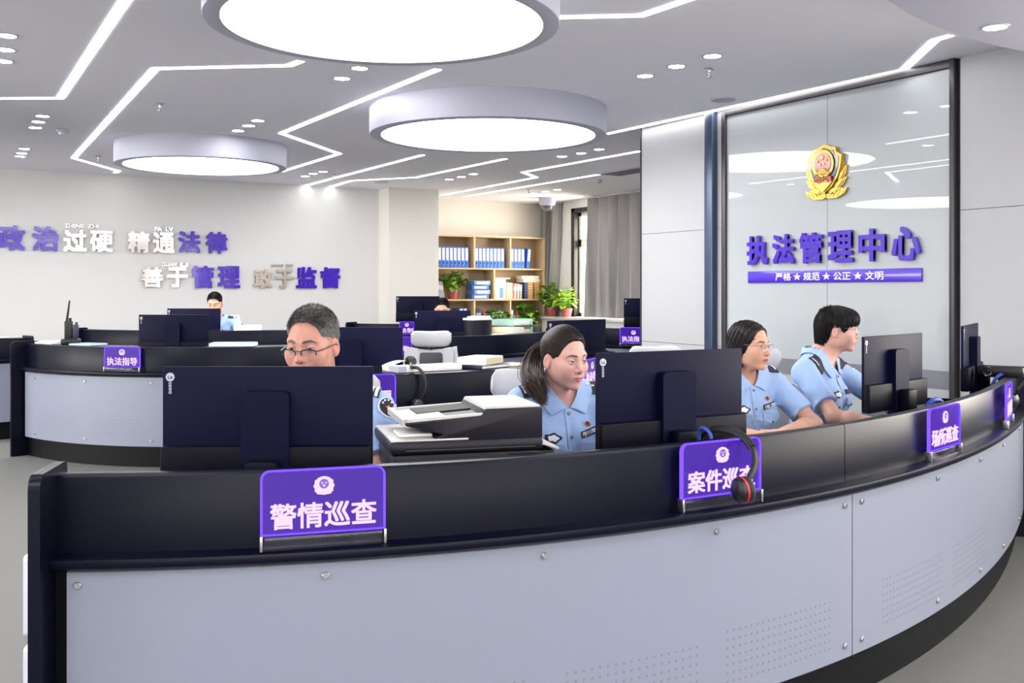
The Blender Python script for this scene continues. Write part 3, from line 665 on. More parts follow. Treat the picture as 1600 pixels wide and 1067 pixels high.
headset('far black headset hanging beside the empty chair headrest',
        [(x-.02, y-.09, .83), (x-.05, y-.085, .90), (x-.045, y-.075, .96), (x-.005, y-.03, 1.01), (x+.03, y+.06, .99), (x+.03, y+.12, .93), (x+.03, y+.13, .88)], (.8, -.5, 0), cup=.036)
headset('black headset lying on the ledge at the far end of the near desk',
        [(2.55, 5.07, .875), (2.58, 5.05, .95), (2.68, 5.10, 1.015), (2.80, 5.20, 1.05), (2.90, 5.33, 1.02), (2.94, 5.40, .94), (2.93, 5.42, .86)], (.5, -.8, 0))
# webcam and cables at the far end
p = cw(2.66, 5.42, ZT+.03); t = thing('webcam', 'small black webcam with a lens at the far end of the near desk', 'webcam', p, R2(-35)+A0)
b = new(); bounds(b, -.12, .12, -.03, .03, .19, .255, .024); obj('camera_body', b, M['black'], t)
b = new(); lathe(b, [(0, .012), (.014, .010), (.024, .012), (.027, 0)], (-.06, -.03, .222), 24, mtx=Matrix.Rotation(R2(90), 4, 'X')); obj('camera_lens', b, mat('lens_glass', (30, 30, 40), .08, coat=1), t)
b = new(); tube(b, [(0, 0, .0), (0, 0, .2)], .014, 10); lathe(b, [(0, 0), (.06, 0), (.06, .008), (0, .012)], n=24); obj('camera_stand', b, M['black'], t)
def cable(label, pts, m='black', r=.005):
    P = [cw(*p) for p in pts]; b = new(); o = P[0].copy(); tube(b, [q-o for q in spline(P, 8)], r, 7)
    return tag(obj('cable', b, M[m], None, o), label, 'cable')
zt = ZT+.036
cable('blue cable beside the stand of the monitor behind the headset sign', [(.53, 3.22, zt), (.58, 3.17, zt+.06), (.63, 3.15, zt+.19), (.60, 3.19, zt+.215), (.62, 3.25, zt+.08), (.66, 3.3, zt)], 'blue_cable', .006)
cable('blue cable by the stand of the grey lit monitor', [(1.80, 4.46, zt), (1.82, 4.42, zt+.10), (1.86, 4.41, zt+.17), (1.93, 4.47, zt+.15), (1.98, 4.55, zt+.02), (2.03, 4.62, zt)], 'blue_cable', .012)
cable('thin black cable loop behind the grey lit monitor stand', [(1.85, 4.38, zt), (1.9, 4.36, zt+.13), (1.97, 4.42, zt+.16), (2.06, 4.55, zt+.12), (2.12, 4.66, zt)], 'black', .006)
cable('blue cable at the stand of the edge-on monitor', [(2.58, 5.42, zt), (2.60, 5.38, zt+.16), (2.66, 5.40, zt+.2), (2.7, 5.5, zt+.1), (2.72, 5.56, zt)], 'blue_cable', .01)
# white drawer cabinet beyond the near desk's end board
t = thing('drawer_cabinet', 'white cabinet with two drawers peeking past the near desk\'s end board', 'cabinet', cw(-1.505, 3.62), R2(8)+A0)
b = new(); bounds(b, -.15, .12, -.25, .25, .03, .56, .008); obj('carcass', b, M['white_cab'], t)
for z0, z1 in ((.265, .535), (.03, .225)):
    b = new(); prism(b, rrect(.46, z1-z0, .015, z0=z0), -.182, -.152, mtx=Matrix.Rotation(R2(-90), 4, 'Z') @ Matrix.Diagonal((1, 1, 1, 1))); obj('drawer_front', b, M['white_cab'], t)
# ------------------------------------------------------------------ writing and badge on the walls
def wallx(px):                       # along the slogan wall
    u = (px-800)/1556; return (YL/(.86-.5103*u))*(.86*u+.5103)
def slogan(label, chars, pinyin=None):
    """chars: (character, px centre, px width, z, height, material)"""
    x0 = wallx(chars[0][1]); z0 = min(c[3] for c in chars)
    t = thing('wall_lettering', label, 'wall lettering', (x0, YL, z0-.16), 0, 'raised characters on the slogan wall')
    for ch, px, z, h, m in chars:
        wv = h*1.0
        text_obj('character', ch, M[m], t, (wallx(px)-x0, -.022, z-z0+.16), w=wv, h=h, depth=.03, bold=.035)
    if pinyin:
        body, p0, p1, z, m = pinyin; n = len(body); q = 0
        for wd in body.split():
            a, c = p0+(p1-p0)*q/n, p0+(p1-p0)*(q+len(wd))/n; q += len(wd)+1
            text_obj('small_letters', wd, M[m], t, ((wallx(a)+wallx(c))/2-x0, -.012, z-z0+.16), w=wallx(c)-wallx(a), h=.055, depth=.014, bold=.03)
Z1, Z2 = 2.128, 1.622
M['silver2'] = mat('satin_pale_metal', (226, 214, 196), .3, metal=.8)
slogan('purple then mirror steel characters at the start of the upper slogan line', [('政', 17, Z1, .34, 'purple'), ('治', 71, Z1, .34, 'purple'), ('过', 117, Z1-.02, .30, 'silver'), ('硬', 158, Z1-.02, .30, 'silver')], ('ZHENG ZHI', 101, 154, 2.315, 'silver'))
slogan('mirror steel then purple characters at the end of the upper slogan line', [('精', 216, Z1-.02, .30, 'silver'), ('通', 255, Z1-.02, .30, 'silver'), ('法', 295, Z1, .32, 'purple'), ('律', 337.5, Z1, .32, 'purple')], ('FA LV', 241, 270, 2.305, 'silver'))
slogan('faint steel then purple characters at the start of the lower slogan line', [('善', 237, Z2-.01, .29, 'silver'), ('于', 276, Z2-.01, .29, 'silver'), ('管', 316, Z2, .33, 'purple'), ('理', 357, Z2, .33, 'purple')], ('GUAN LI', 252, 293, 1.80, 'silver'))
slogan('pale gold then purple characters at the end of the lower slogan line', [('敢', 410, Z2-.02, .29, 'silver2'), ('于', 443.5, Z2-.02, .29, 'silver2'), ('监', 478, Z2, .33, 'purple'), ('督', 515.5, Z2, .33, 'purple')], ('JIAN DU', 422, 457, 1.80, 'silver2'))
def wally(px):
    u = (px-800)/1556; t = XR/(.86*u+.5103); return t*(.86-.5103*u)
ytc = (wally(1170)+wally(1441.5))/2; tw = wally(1170)-wally(1441.5)
t = thing('wall_lettering', 'large purple characters across the glass wall above the purple band', 'wall lettering', (XR, ytc, 1.65), R2(-90))
for k, ch in enumerate('执法管理中心'):
    text_obj('character', ch, M['purple'], t, (-tw/2+.125+k*(tw-.25)/5, -.021, .125), w=.243, h=.25, depth=.024, bold=.03)
t = thing('sign_band', 'long purple band with small white characters below the glass wall lettering', 'sign', (XR, ytc, 1.495), R2(-90))
b = new(); bounds(b, -tw/2, tw/2, -.013, .001, 0, .10, .002); obj('band', b, M['purple_band'], t)
text_obj('white_characters', '严格 ★ 规范 ★ 公正 ★ 文明', M['white_ink'], t, (0, -.0145, .05), w=tw*.625, h=.066, depth=.004, bold=.015)
# police badge: gold wreath, blue shield, red disc
yb = wally(1293)
t = thing('wall_badge', 'gold and blue shield badge with red disc on the glass wall', 'badge', (XR, yb, 2.376), R2(-90))
S = .217
def leaf_ring(bm, sx):
    for k in range(5):
        a = R2(-58+k*26); cx, cz = .70*math.cos(a)*S*1.06, .72*math.sin(a)*S-.10*S
        an = a+R2(62); L, Wd = .40*S, .155*S
        for q in range(3):
            sc = 1-.28*q; pts = [(sx*(cx+L*sc*math.cos(an)*u-Wd*sc*math.sin(an)*v), cz+L*sc*math.sin(an)*u+Wd*sc*math.cos(an)*v) for u, v in ((-1, 0), (-.5, .75), (.2, .9), (1, .15), (.3, -.8), (-.5, -.7))]
            if sx < 0: pts = pts[::-1]
            prism(bm, pts, -.018-.006*q, -.002)
    pts = [(sx*x*S, z*S) for x, z in ((.0, -.80), (.35, -.86), (.75, -.70), (.98, -.66), (.86, -.86), (.5, -1.0), (.12, -1.0), (0, -.94))]
    prism(bm, pts[::-1] if sx > 0 else pts, -.026, -.002)
    for k in range(4): prism(bm, [(sx*(.15+.19*k)*S, -.93*S), (sx*(.17+.19*k)*S, -.93*S), (sx*(.35+.17*k)*S, -.76*S), (sx*(.33+.17*k)*S, -.76*S)], -.030, -.02)
b = new(); leaf_ring(b, 1); leaf_ring(b, -1); box(b, (0, -.018, -.89*S), (.09*S, .034, .2*S), .006); obj('wreath', b, M['gold'], t, sharp=25)
def shield(s):
    h = [(0, 1.0), (.36, .86), (.50, .86), (.56, .66), (.80, .54), (.74, .10), (.62, -.22), (.36, -.56), (0, -.80)]
    return [(x*s*S, (z-.06)*s*S+.06*S) for x, z in h]+[(-x*s*S, (z-.06)*s*S+.06*S) for x, z in h[-2:0:-1]]
b = new(); prism(b, shield(1.0), -.040, -.004); obj('shield_rim', b, M['gold'], t, sharp=25)
b = new(); prism(b, shield(.86), -.044, -.038); obj('shield_field', b, M['badge_blue'], t, sharp=25)
def disc(bm, cx, cz, rx, rz, y0, y1, n=40, mi=0): prism(bm, [(cx+rx*math.cos(2*math.pi*k/n), cz+rz*math.sin(2*math.pi*k/n)) for k in range(n)], y0, y1, mi)
b = new(); disc(b, 0, .26*S, .50*S, .52*S, -.056, -.04); em = obj('national_crest_rim', b, M['gold'], t, sharp=25)
b = new(); disc(b, 0, .27*S, .385*S, .41*S, -.060, -.05); prism(b, [(-.38*S, -.20*S), (.38*S, -.20*S), (.42*S, -.36*S), (.20*S, -.42*S), (0, -.38*S), (-.20*S, -.42*S), (-.42*S, -.36*S)], -.060, -.042); obj('red_field', b, M['badge_red'], em, sharp=25)
def star(bm, cx, cz, r, y0, y1):
    prism(bm, [(cx+(r if k % 2 == 0 else r*.4)*math.sin(k*math.pi/5), cz+(r if k % 2 == 0 else r*.4)*math.cos(k*math.pi/5)) for k in range(10)], y0, y1)
b = new()
for cx, cz, r in ((0, .50, .115), (-.21, .37, .06), (.21, .40, .06), (-.09, .25, .06), (.09, .26, .06)): star(b, cx*S, cz*S, r*S, -.066, -.058)
for x0, x1, z0, z1 in ((-.14, .14, .03, .10), (-.18, .18, -.02, .03), (-.30, .30, -.10, -.04), (-.24, .24, -.04, -.01), (-.05, .05, -.25, -.16)): bounds(b, x0*S, x1*S, -.066, -.056, z0*S, z1*S, .002)
tube(b, [(-.33*S, -.058, -.05*S), (-.22*S, -.06, -.19*S), (0, -.062, -.24*S), (.22*S, -.06, -.19*S), (.33*S, -.058, -.05*S)], .035*S, 8); tube(b, [(-.28*S, -.06, -.32*S), (-.1*S, -.062, -.28*S), (0, -.064, -.33*S), (.1*S, -.062, -.28*S), (.28*S, -.06, -.32*S)], .03*S, 8); obj('gold_relief', b, M['gold'], em, sharp=25)
b = new()
prism(b, [(x*S, z*S) for x, z in ((-.40, -.40), (-.32, -.36), (-.25, -.42), (-.14, -.40), (-.08, -.32), (.08, -.32), (.14, -.40), (.25, -.42), (.32, -.36), (.40, -.40), (.22, -.58), (0, -.74), (-.22, -.58))], -.052, -.04); obj('wall_relief', b, M['gold'], t, sharp=25)

# ------------------------------------------------------------------ bookcase with what stands in it
bx0 = (15.6/(.86-.5103*(682-800)/1556))*(.86*(682-800)/1556+.5103); bx1 = (15.6/(.86-.5103*(851-800)/1556))*(.86*51/1556+.5103)
BW = bx1-bx0; YF = 15.58; LV = [.12, .68, 1.265, 1.822, 2.40]
bc = thing('bookcase', 'wide open pale wood bookcase full of blue binders and plants', 'bookcase', (bx0, YF, 0))
TH = .03; DP = YB-YF-.01
for i, z in enumerate(LV): b = new(); bounds(b, 0, BW, 0, DP, z-TH, z, .002); obj('shelf_board', b, M['wood'], bc)
for x in (0, BW-TH): b = new(); bounds(b, x, x+TH, -.001, DP, 0, LV[-1], .002); obj('side_board', b, M['wood'], bc)
DV = {3: (1/3, 2/3), 2: (.515,), 1: (1/3, 2/3), 0: (1/3, 2/3)}
for i in range(4):
    for f in DV[i]: b = new(); bounds(b, BW*f-TH/2, BW*f+TH/2, .002, DP, LV[i], LV[i+1]-TH, .002); obj('divider', b, M['wood'], bc)
b = new(); bounds(b, .01, BW-.01, DP-.012, DP, .1, LV[-1]-.01); obj('back_board', b, M['wood_back'], bc)
b = new(); bounds(b, .01, BW-.01, .02, .04, 0, .09); obj('plinth', b, M['wood'], bc)
def binder_proto(m, h=.365, wd=.074):
    t = thing('ring_binder', 'x', 'binder', (0, 0, 0), 0, 'blue ring binders on the top shelf')
    b = new(); bounds(b, -wd/2, wd/2, 0, .28, 0, h, .004); obj('cover', b, M[m], t)
    b = new(); bounds(b, -wd/2+.012, wd/2-.012, -.0015, .003, .13, h-.02, .0005); lb = obj('spine_label', b, M['paper'], t)
    b = new(); disc(b, 0, h-.06, .012, .012, -.003, -.0005, 16); obj('label_mark', b, M['yellow'], lb)
    b = new(); disc(b, 0, .085, .014, .014, -.003, .001, 20); obj('finger_ring', b, M['black'], t)
    return t
BP = binder_proto('binder'); used = [0]
def binder(x, z, label, tilt=0, group='blue ring binders on the top shelf'):
    p = (bx0+x, YF+.05, z)
    if not used[0]: used[0] = 1; BP.location = p; r = BP; r['label'] = label; r['group'] = group
    else: r = dup(BP, p, 0, label, group)
    r.rotation_euler = (0, tilt, 0); return r
ORD = ['first', 'second', 'third', 'fourth', 'fifth', 'sixth', 'seventh', 'eighth']
for k in range(8): binder(.075+k*.0765, LV[3]+.001, 'blue ring binder, %s from the column in the top shelf\'s bay next to the column' % ORD[k])
for k in range(8): binder(BW/3+.065+k*.0765, LV[3]+.001, 'blue ring binder, %s from the column side in the middle bay of the top shelf' % ORD[k])
for k in range(4): binder(BW*2/3+.06+k*.0765, LV[3]+.001, 'blue ring binder, %s upright one in the top bay nearest the curtain' % ORD[k])
binder(BW*2/3+.075+4*.0765+.02, LV[3]+.006, 'blue ring binder leaning at the end of the top row near the curtain', R2(5))
def binder2(x, z, label): return binder(x, z, label, 0, 'blue binders on the lower shelf')
binder2(.50, LV[1]+.16, 'short blue binder with white label beside the plant behind the seated head, first of two').scale = (1, 1, .72)
binder2(.578, LV[1]+.16, 'short blue binder with white label beside the plant behind the seated head, second of two').scale = (1, 1, .72)
b = new(); bounds(b, .42, .66, .02, .3, LV[1]+.001, LV[1]+.159, .004); tag(obj('storage_box', b, M['navy'], None, (bx0, YF, 0)), 'dark blue box under the pair of short blue binders', 'box')
def book(x, z, wd, h, d, m, label, group, tilt=0, cat='book', y=.04):
    t = thing('book', label, cat, (bx0+x, YF+y, z), 0, group)
    b = new(); bounds(b, -wd/2, wd/2, 0, d, 0, h, .002); obj('cover', b, m, t)
    b = new(); bounds(b, -wd/2+.003, wd/2-.003, .004, d+.002, .004, h+.0015, 0); obj('pages', b, M['paper'], t)
    b = new(); bounds(b, -wd/2+.004, wd/2-.004, -.0012, .001, h*.55, h*.8); obj('spine_title', b, M['cream'] if m is M['paper'] else M['paper'], t)
    t.rotation_euler = (0, tilt, 0); return t
pal = {k: mat('book_'+k, v, .55) for k, v in dict(white=(232, 230, 224), ivory=(238, 228, 190), rose=(226, 130, 130), sky=(90, 160, 200), grey=(172, 180, 190), gold=(212, 164, 84), indigo=(46, 56, 120), lime=(220, 220, 120)).items()}
z2 = LV[2]+.001
for k in range(4): book(.05+k*.034, z2, .028, .33-.01*k, .24, pal['grey'], 'slim grey folder, %s of four leaning at the column end of the second shelf' % ORD[k], 'grey folders leaning on the second shelf', R2(-7))
# stack of pale blue binders lying flat
for k in range(4):
    t = thing('document_case', 'pale blue document case lying flat on the second shelf, %s from the bottom' % ORD[k], 'document case', (bx0+.90+(.02 if k % 2 else -.02), YF+.03, z2+k*.083), R2((-2, 4, -5, 3)[k]), 'pale blue cases stacked on the second shelf')
    b = new(); bounds(b, -.17, .17, 0, .27, 0, .08, .006); obj('case_body', b, M['binder_light'] if k % 2 else M['binder'], t)
    b = new(); bounds(b, -.12, .12, -.002, .001, .018, .062); obj('case_label', b, M['paper'], t)
xs = BW*.515+.05
for k, (wd, h, m) in enumerate(((.05, .38, 'white'), (.05, .38, 'white'), (.05, .38, 'white'), (.04, .36, 'sky'))): pass
b = new(); bounds(b, xs-.02, xs+.20, .02, .28, 0, .36, .004); bounds(b, xs-.03, xs+.29, .015, .285, .36, .385, .004); bounds(b, xs+.07, xs+.14, .016, .021, .02, .20, 0, 1)
tag(obj('storage_box', b, [M['paper'], pal['sky']], None, (bx0, YF, z2)), 'white paper box with a pale blue patch on the second shelf', 'box')
k0 = xs+.235
for k, (wd, h, m, tl) in enumerate(((.035, .30, 'ivory', 0), (.04, .29, 'ivory', 0), (.035, .29, 'ivory', 0), (.03, .28, 'rose', 4), (.028, .27, 'white', 4), (.03, .28, 'rose', 3), (.026, .27, 'white', 3), (.024, .27, 'sky', 3), (.03, .26, 'lime', 3))):
    book(k0+wd/2, z2, wd, h, .2, pal[m], '%s covered upright book on the second shelf, %s beside the white paper box' % (dict(ivory='ivory', rose='rose', white='white', sky='sky blue', lime='lime')[m], (ORD+['ninth'])[k]), 'upright books on the second shelf', R2(tl)); k0 += wd+.004
# gold and indigo volumes lying in two stacks
for k in range(6):
    t = thing('book', 'gold and indigo bound volume lying flat on the second shelf, %s from the bottom' % ORD[k], 'book', (bx0+BW-.27, YF+.03, z2+k*.05), 0, 'gold and indigo volumes stacked on the second shelf')
    b = new(); bounds(b, -.16, .16, 0, .22, 0, .048, .003); obj('cover', b, pal['gold'], t)
    b = new(); bounds(b, -.162, -.09, -.001, .2, .001, .047); bounds(b, .02, .05, -.001, .2, .001, .047); obj('spine_band', b, pal['indigo'], t)
for k in range(2):
    b = new(); bounds(b, -.19, .17, 0, .24, 0, .06, .004); bounds(b, -.18, .165, -.001, .01, .012, .05, 0, 1)
    tag(obj('paper_box', b, [M['paper'], M['cream']], None, (bx0+BW-.27-.03*k, YF+.02, z2+.301+k*.062), R2(3-5*k)), 'cream edged paper bundle on the gold volumes, %s' % ('lower one' if k == 0 else 'topmost'), 'box', 'paper bundles on the gold volumes')
# lower shelf boxes
z1 = LV[1]+.001
for x, wd, h, m, lb in ((BW/3+.10, .16, .42, 'navy', 'tall navy archive box beside the plant in the lower middle bay'), (BW/3+.21, .05, .38, 'red', 'narrow red file beside the navy archive box'), (BW*2/3+.05, .05, .38, 'paper', 'narrow white file in the lower bay near the curtain'), (BW*2/3+.10, .04, .36, 'black', 'narrow black file in the lower bay near the curtain'), (BW*2/3+.155, .06, .35, 'red', 'red file in the lower bay near the curtain')):
    b = new(); bounds(b, -wd/2, wd/2, 0, .27, 0, h, .004); bounds(b, -wd*.3, wd*.3, -.0015, .002, h*.55, h*.8, 0, 1); tag(obj('archive_box', b, [M[m], M['logo']], None, (bx0+x, YF+.03, z1)), lb, 'file box')
for k in range(4): binder2(BW/3+.42+k*.077, z1, 'blue binder behind the plant in the lower middle bay, %s of four' % ORD[k])

# ------------------------------------------------------------------ pothos plants
def leafmesh(bm, p, dirn, up, L, mi):
    d = dirn.normalized(); s = d.cross(up).normalized(); u = s.cross(d)
    rows = ((0, .08, 0), (.18, .42, .05), (.42, .5, .07), (.7, .32, .02), (1, 0, -.12)); last = None
    for t, wv, dz in rows:
        c = p+d*(L*t)+u*(dz*L)
        cur = [bm.verts.new(c-s*(wv*L)+u*(.10*wv*L)), bm.verts.new(c), bm.verts.new(c+s*(wv*L)+u*(.10*wv*L))] if wv else [bm.verts.new(c)]
        if last:
            if len(cur) == 3:
                for i in (0, 1): bm.faces.new((last[i], last[i+1], cur[i+1], cur[i])).material_index = mi
            else:
                for i in (0, 1): bm.faces.new((last[i], last[i+1], cur[0])).material_index = mi
        last = cur
def plant(label, loc, pot_h, pot_r, rx, rz, n, L, seed, young=.3, xmax=9, ymax=9, zmax=9):
    rnd = random.Random(seed)
    t = thing('pothos_plant', label, 'potted plant', loc, 0, 'leafy pothos in rose coloured pots')
    b = new(); lathe(b, [(0, 0), (pot_r*.72, 0), (pot_r*.78, .01), (pot_r*.98, pot_h-.03), (pot_r*1.06, pot_h-.03), (pot_r*1.06, pot_h), (pot_r*.95, pot_h), (pot_r*.92, pot_h-.02)], n=32); obj('pot', b, M['pot'], t)
    b = new(); lathe(b, [(pot_r*.93, pot_h-.02), (0, pot_h-.012)], n=24); obj('soil', b, M['soil'], t)
    b = new(); st = new(); c = Vector((0, 0, pot_h+rz*.55))
    for i in range(n):
        a = rnd.uniform(0, 2*math.pi); e = rnd.uniform(-.45, 1.0); r = rnd.uniform(.45, 1.0)
        q = c+Vector((rx*r*math.cos(a)*math.cos(e*1.2), rx*.8*r*math.sin(a)*math.cos(e*1.2), rz*r*math.sin(e*1.3)))
        q.x = min(q.x, xmax-.02); q.y = min(q.y, ymax-.02); q.z = min(q.z, zmax-.03)
        d = Vector((q.x, q.y, .15*rz+(q.z-c.z)*.4-.4*L)).normalized()+Vector((rnd.uniform(-.4, .4), rnd.uniform(-.4, .4), rnd.uniform(-.5, .3)))
        leafmesh(b, q, d, Vector((rnd.uniform(-.3, .3), rnd.uniform(-.3, .3), 1)), L*rnd.uniform(.7, 1.15)*(.5 if q.x+.08 > xmax or q.y+.08 > ymax or q.z+.06 > zmax else 1), 1 if rnd.random() < young else 0)
        if i % 3 == 0: tube(st, [(0, 0, pot_h-.02), tuple((Vector((0, 0, pot_h))+q)/2+Vector((0, 0, .04))), tuple(q)], .0035, 5)
    obj('foliage', b, [M['leaf'], M['leaf2']], t); obj('stems', st, M['leaf'], t)
plant('pothos in a rose pot on the second shelf beside the flat blue cases', (bx0+.385, YF+.14, z2), .17, .085, .23, .22, 95, .12, 3, .2, ymax=.2, zmax=.5)
plant('pothos in a rose pot in the lower middle bay before the navy box', (bx0+BW/3+.40, YF+.02, z1-.02+.021), .15, .09, .27, .17, 95, .12, 4, .25, ymax=.1, zmax=.5)
plant('pothos in a rose pot in the lower bay nearest the curtain', (bx0+BW*2/3+.36, YF+.05, z1), .17, .09, .26, .22, 95, .12, 5, .25, ymax=.25, zmax=.5)
plant('small pothos in the lower bay behind the seated head', (bx0+.32, YF+.10, z1), .2, .08, .14, .14, 40, .10, 6, .1, ymax=.2)
def sillp(px, d): u = (px-800)/1556; tt = (XW-.16)/(.86*u+.5103); return tt*(.86-.5103*u)
plant('pothos in a rose pot on the window sill, beside the bookcase', (XW-.17, sillp(863, 0), .947), .17, .10, .24, .26, 95, .13, 8, .4, xmax=.12)
plant('bright pothos in a rose pot on the window sill, closer to the window', (XW-.17, sillp(886, 0), .947), .15, .10, .26, .25, 110, .13, 9, .75, xmax=.12)

# ------------------------------------------------------------------ curtains
def curtain(label, y0, y1, z0, z1, folds, xoff, taper=None, bow=0.0):
    """pleated sheet along the window wall; taper(t) in 0..1 from top to bottom squeezes it towards its far end"""
    t = thing('curtain', label, 'curtain', (XW-.12, (y0+y1)/2, z0), 0, 'grey curtains at the window')
    n, m = folds*12, 22; b = new(); V = []; F = []
    for j in range(m+1):
        tz = j/m; z = z1-z0-(z1-z0)*tz; k = taper(tz) if taper else 1.0; row = []; ro2 = []
        for i in range(n+1):
            s = i/n; ph = s*folds*2*math.pi; am = .075*(1+.4*math.sin(2.3*s*folds))*(.75+.45*tz)
            y = (y1-y0)*(.5-(1-s)*k)+.018*math.sin(ph*2+2*tz); x = xoff+am*math.sin(ph+.5*math.sin(2.2*tz+s*9))+bow*math.sin(math.pi*tz)
            row.append(b.verts.new((x, y, z))); ro2.append(b.verts.new((x+.004, y, z)))
        V.append(row); F.append(ro2)
    for j in range(m):
        for i in range(n):
            b.faces.new((V[j][i], V[j][i+1], V[j+1][i+1], V[j+1][i])); b.faces.new((F[j][i+1], F[j][i], F[j+1][i], F[j+1][i+1]))
    for j in range(m): b.faces.new((V[j][0], V[j+1][0], F[j+1][0], F[j][0])); b.faces.new((V[j][n], F[j][n], F[j+1][n], V[j+1][n]))
    bmesh.ops.recalc_face_normals(b, faces=b.faces[:])
    obj('cloth', b, M['curtain'], t, sharp=80)
    b = new(); bounds(b, xoff-.02, xoff+.02, -(y1-y0)/2-.05, (y1-y0)/2+.05, z1-z0-.001, z1-z0+.025); obj('track', b, M['lamp_white'], t)
    return t
def wy(px, c=XW-.12): u = (px-800)/1556; tt = c/(.86*u+.5103); return tt*(.86-.5103*u)
curtain('long grey pleated curtain covering the window beside the white cladding', 8.4, wy(921), .955, CEIL-.03, 20, -.02)
curtain('narrow gathered grey curtain in the corner beside the bookcase', wy(872), wy(847), .955, CEIL-.03, 6, .02, lambda t: 1.0-.42*t**1.5)

# ------------------------------------------------------------------ things on the ledges
def at_ledge(D, deg, dr, z, rf=None):
    x, y, r = on_desk(D, deg, dr, rf); return cw(x, y, z), r+A0
def slab(name, label, cat, p, rot, sx, sy, sz, m, m2=None, group=None):
    t = thing(name, label, cat, p, rot, group)
    b = new(); bounds(b, -sx/2, sx/2, -sy/2, sy/2, 0, sz, .003); obj('cover', b, m, t)
    b = new(); bounds(b, -sx/2+.004, sx/2+.0015, -sy/2-.0015, sy/2-.004, .004, sz-.004); obj('pages', b, m2 or M['paper'], t); return t
zl = ZL+.001
p, r = at_ledge(MIDD, -61, -.14, zl)
t = thing('document_box', 'long flat white folder box lying along the middle desk\'s ledge', 'folder', p, r+R2(3)); b = new(); bounds(b, -.20, .21, -.06, .06, 0, .035, .004); obj('case', b, M['paper'], t); b = new(); bounds(b, -.202, -.15, -.062, .062, .004, .036); obj('end_label', b, M['logo'], t)
t = thing('notepad', 'curled white notepad lying behind the flat white folder box', 'notepad', at_ledge(MIDD, -64, -.27, zl)[0], r)
b = new()
for i in range(9):
    pass
V = [[b.verts.new((-.1+.2*i/8, -.07+.14*j/4, .02+.035*math.sin(math.pi*i/8))) for j in range(5)] for i in range(9)]
for i in range(8):
    for j in range(4): b.faces.new((V[i][j], V[i+1][j], V[i+1][j+1], V[i][j+1]))
obj('top_sheet', b, M['paper'], t); b = new(); bounds(b, -.1, .1, -.07, .07, -.0, .02); obj('sheets', b, M['paper'], t)
p, r = at_ledge(MIDD, -49, -.15, zl)
slab('book', 'dark blue cover book under the thick white book on the middle desk', 'book', p, r+R2(12), .27, .19, .022, M['navy'], group='books on the middle desk\'s ledge')
slab('book', 'thick white cover book with cream pages on the middle desk', 'book', p+Vector((-.02, .0, .023)), r+R2(26), .25, .18, .045, M['paper'], M['cream'], 'books on the middle desk\'s ledge')
p, r = at_ledge(MIDD, -42, -.14, zl)
slab('paper_pile', 'cream papers lying beside the thick white book on the middle desk', 'papers', p, r, .16, .15, .012, M['cream'])
# far desk: tray, bin, papers
p, r = at_ledge(FARD, -24, -.35, ZT+.031)
t = thing('document_tray', 'green tinted clear document tray full of papers on the far desk', 'document tray', p, r+R2(-8))
for k in range(4):
    z = .09*k
    b = new(); bounds(b, -.21, .21, -.14, .14, z, z+.006); bounds(b, -.21, -.204, -.14, .14, z, z+.07); bounds(b, .204, .21, -.14, .14, z, z+.07); bounds(b, -.21, .21, .134, .14, z, z+.07); obj('tray', b, M['green_clear'], t)
    b = new(); bounds(b, -.19, .19, -.12, .12, z+.007, z+.045, .004); obj('papers', b, M['paper'] if k % 2 else M['cream'], t)
p, r = at_ledge(FARD, -35, -.22, ZT+.031)
for k, (m, lb) in enumerate((('cream', 'lowest'), ('binder_light', 'second'), ('paper', 'third'), ('cream', 'topmost'))):
    slab('document_file', 'flat document file stacked beside the green tray, %s' % lb, 'file', p+Vector((0, 0, .066*k)), r+R2((4, -3, 6, 0)[k]), .22, .28, .064, M[m], group='files beside the green tray')
p, r = at_ledge(FARD, -43, -.45, ZT+.031)
t = thing('desk_bin', 'round dark bin topped with loose papers on the far desk', 'bin', p, r)
b = new(); lathe(b, [(0, 0), (.15, 0), (.165, .34), (.158, .34), (.145, .01), (0, .01)], n=40); obj('bin_body', b, M['print_dark'], t)
b = new(); box(b, (0, 0, .352), (.27, .2, .024), .004); box(b, (.03, .01, .374), (.24, .18, .018), .004, rot=R2(14)); obj('loose_papers', b, M['paper'], t)
p, r = at_ledge(FARD, -7, -.2, ZT+.031)
t = thing('desk_speaker', 'small black box beside the green tray', 'box', p, r); b = new(); bounds(b, -.05, .05, -.05, .05, 0, .26, .014); obj('shell', b, M['black'], t)
b = new(); disc(b, 0, .18, .03, .03, -.052, -.049, 24); disc(b, 0, .09, .036, .036, -.052, -.049, 24); obj('driver_cone', b, M['black_soft'], t)
# left desk: walkie talkie, papers, blue folder
p, r = at_ledge(LEFTD, -120.5, -.13, zl)
t = thing('walkie_talkie', 'black walkie talkie with a raised antenna on the side desk\'s ledge', 'walkie talkie', p, R2(10)+A0)
b = new(); bounds(b, -.075, .075, -.05, .05, 0, .05, .014); obj('charger_base', b, M['black'], t)
b = new(); bounds(b, -.05, .01, -.026, .026, .045, .20, .008); rb = obj('radio_body', b, M['black'], t)
b = new(); lathe(b, [(.012, .20), (.012, .225), (0, .226)], (-.008, 0, 0), 14); obj('volume_knob', b, M['black_soft'], rb)
b = new(); tube(b, [(-.035, 0, .195), (-.028, 0, .25), (-.012, 0, .375)], [.010, .009, .006], 10); obj('antenna', b, M['black_soft'], t)
b = new(); bounds(b, .022, .056, -.03, .03, .045, .17, .006); tube(b, [(.04, 0, .17), (.045, 0, .19)], .01, 8); obj('spare_battery', b, mat('dark_blue_shell', (34, 36, 62), .4), t)
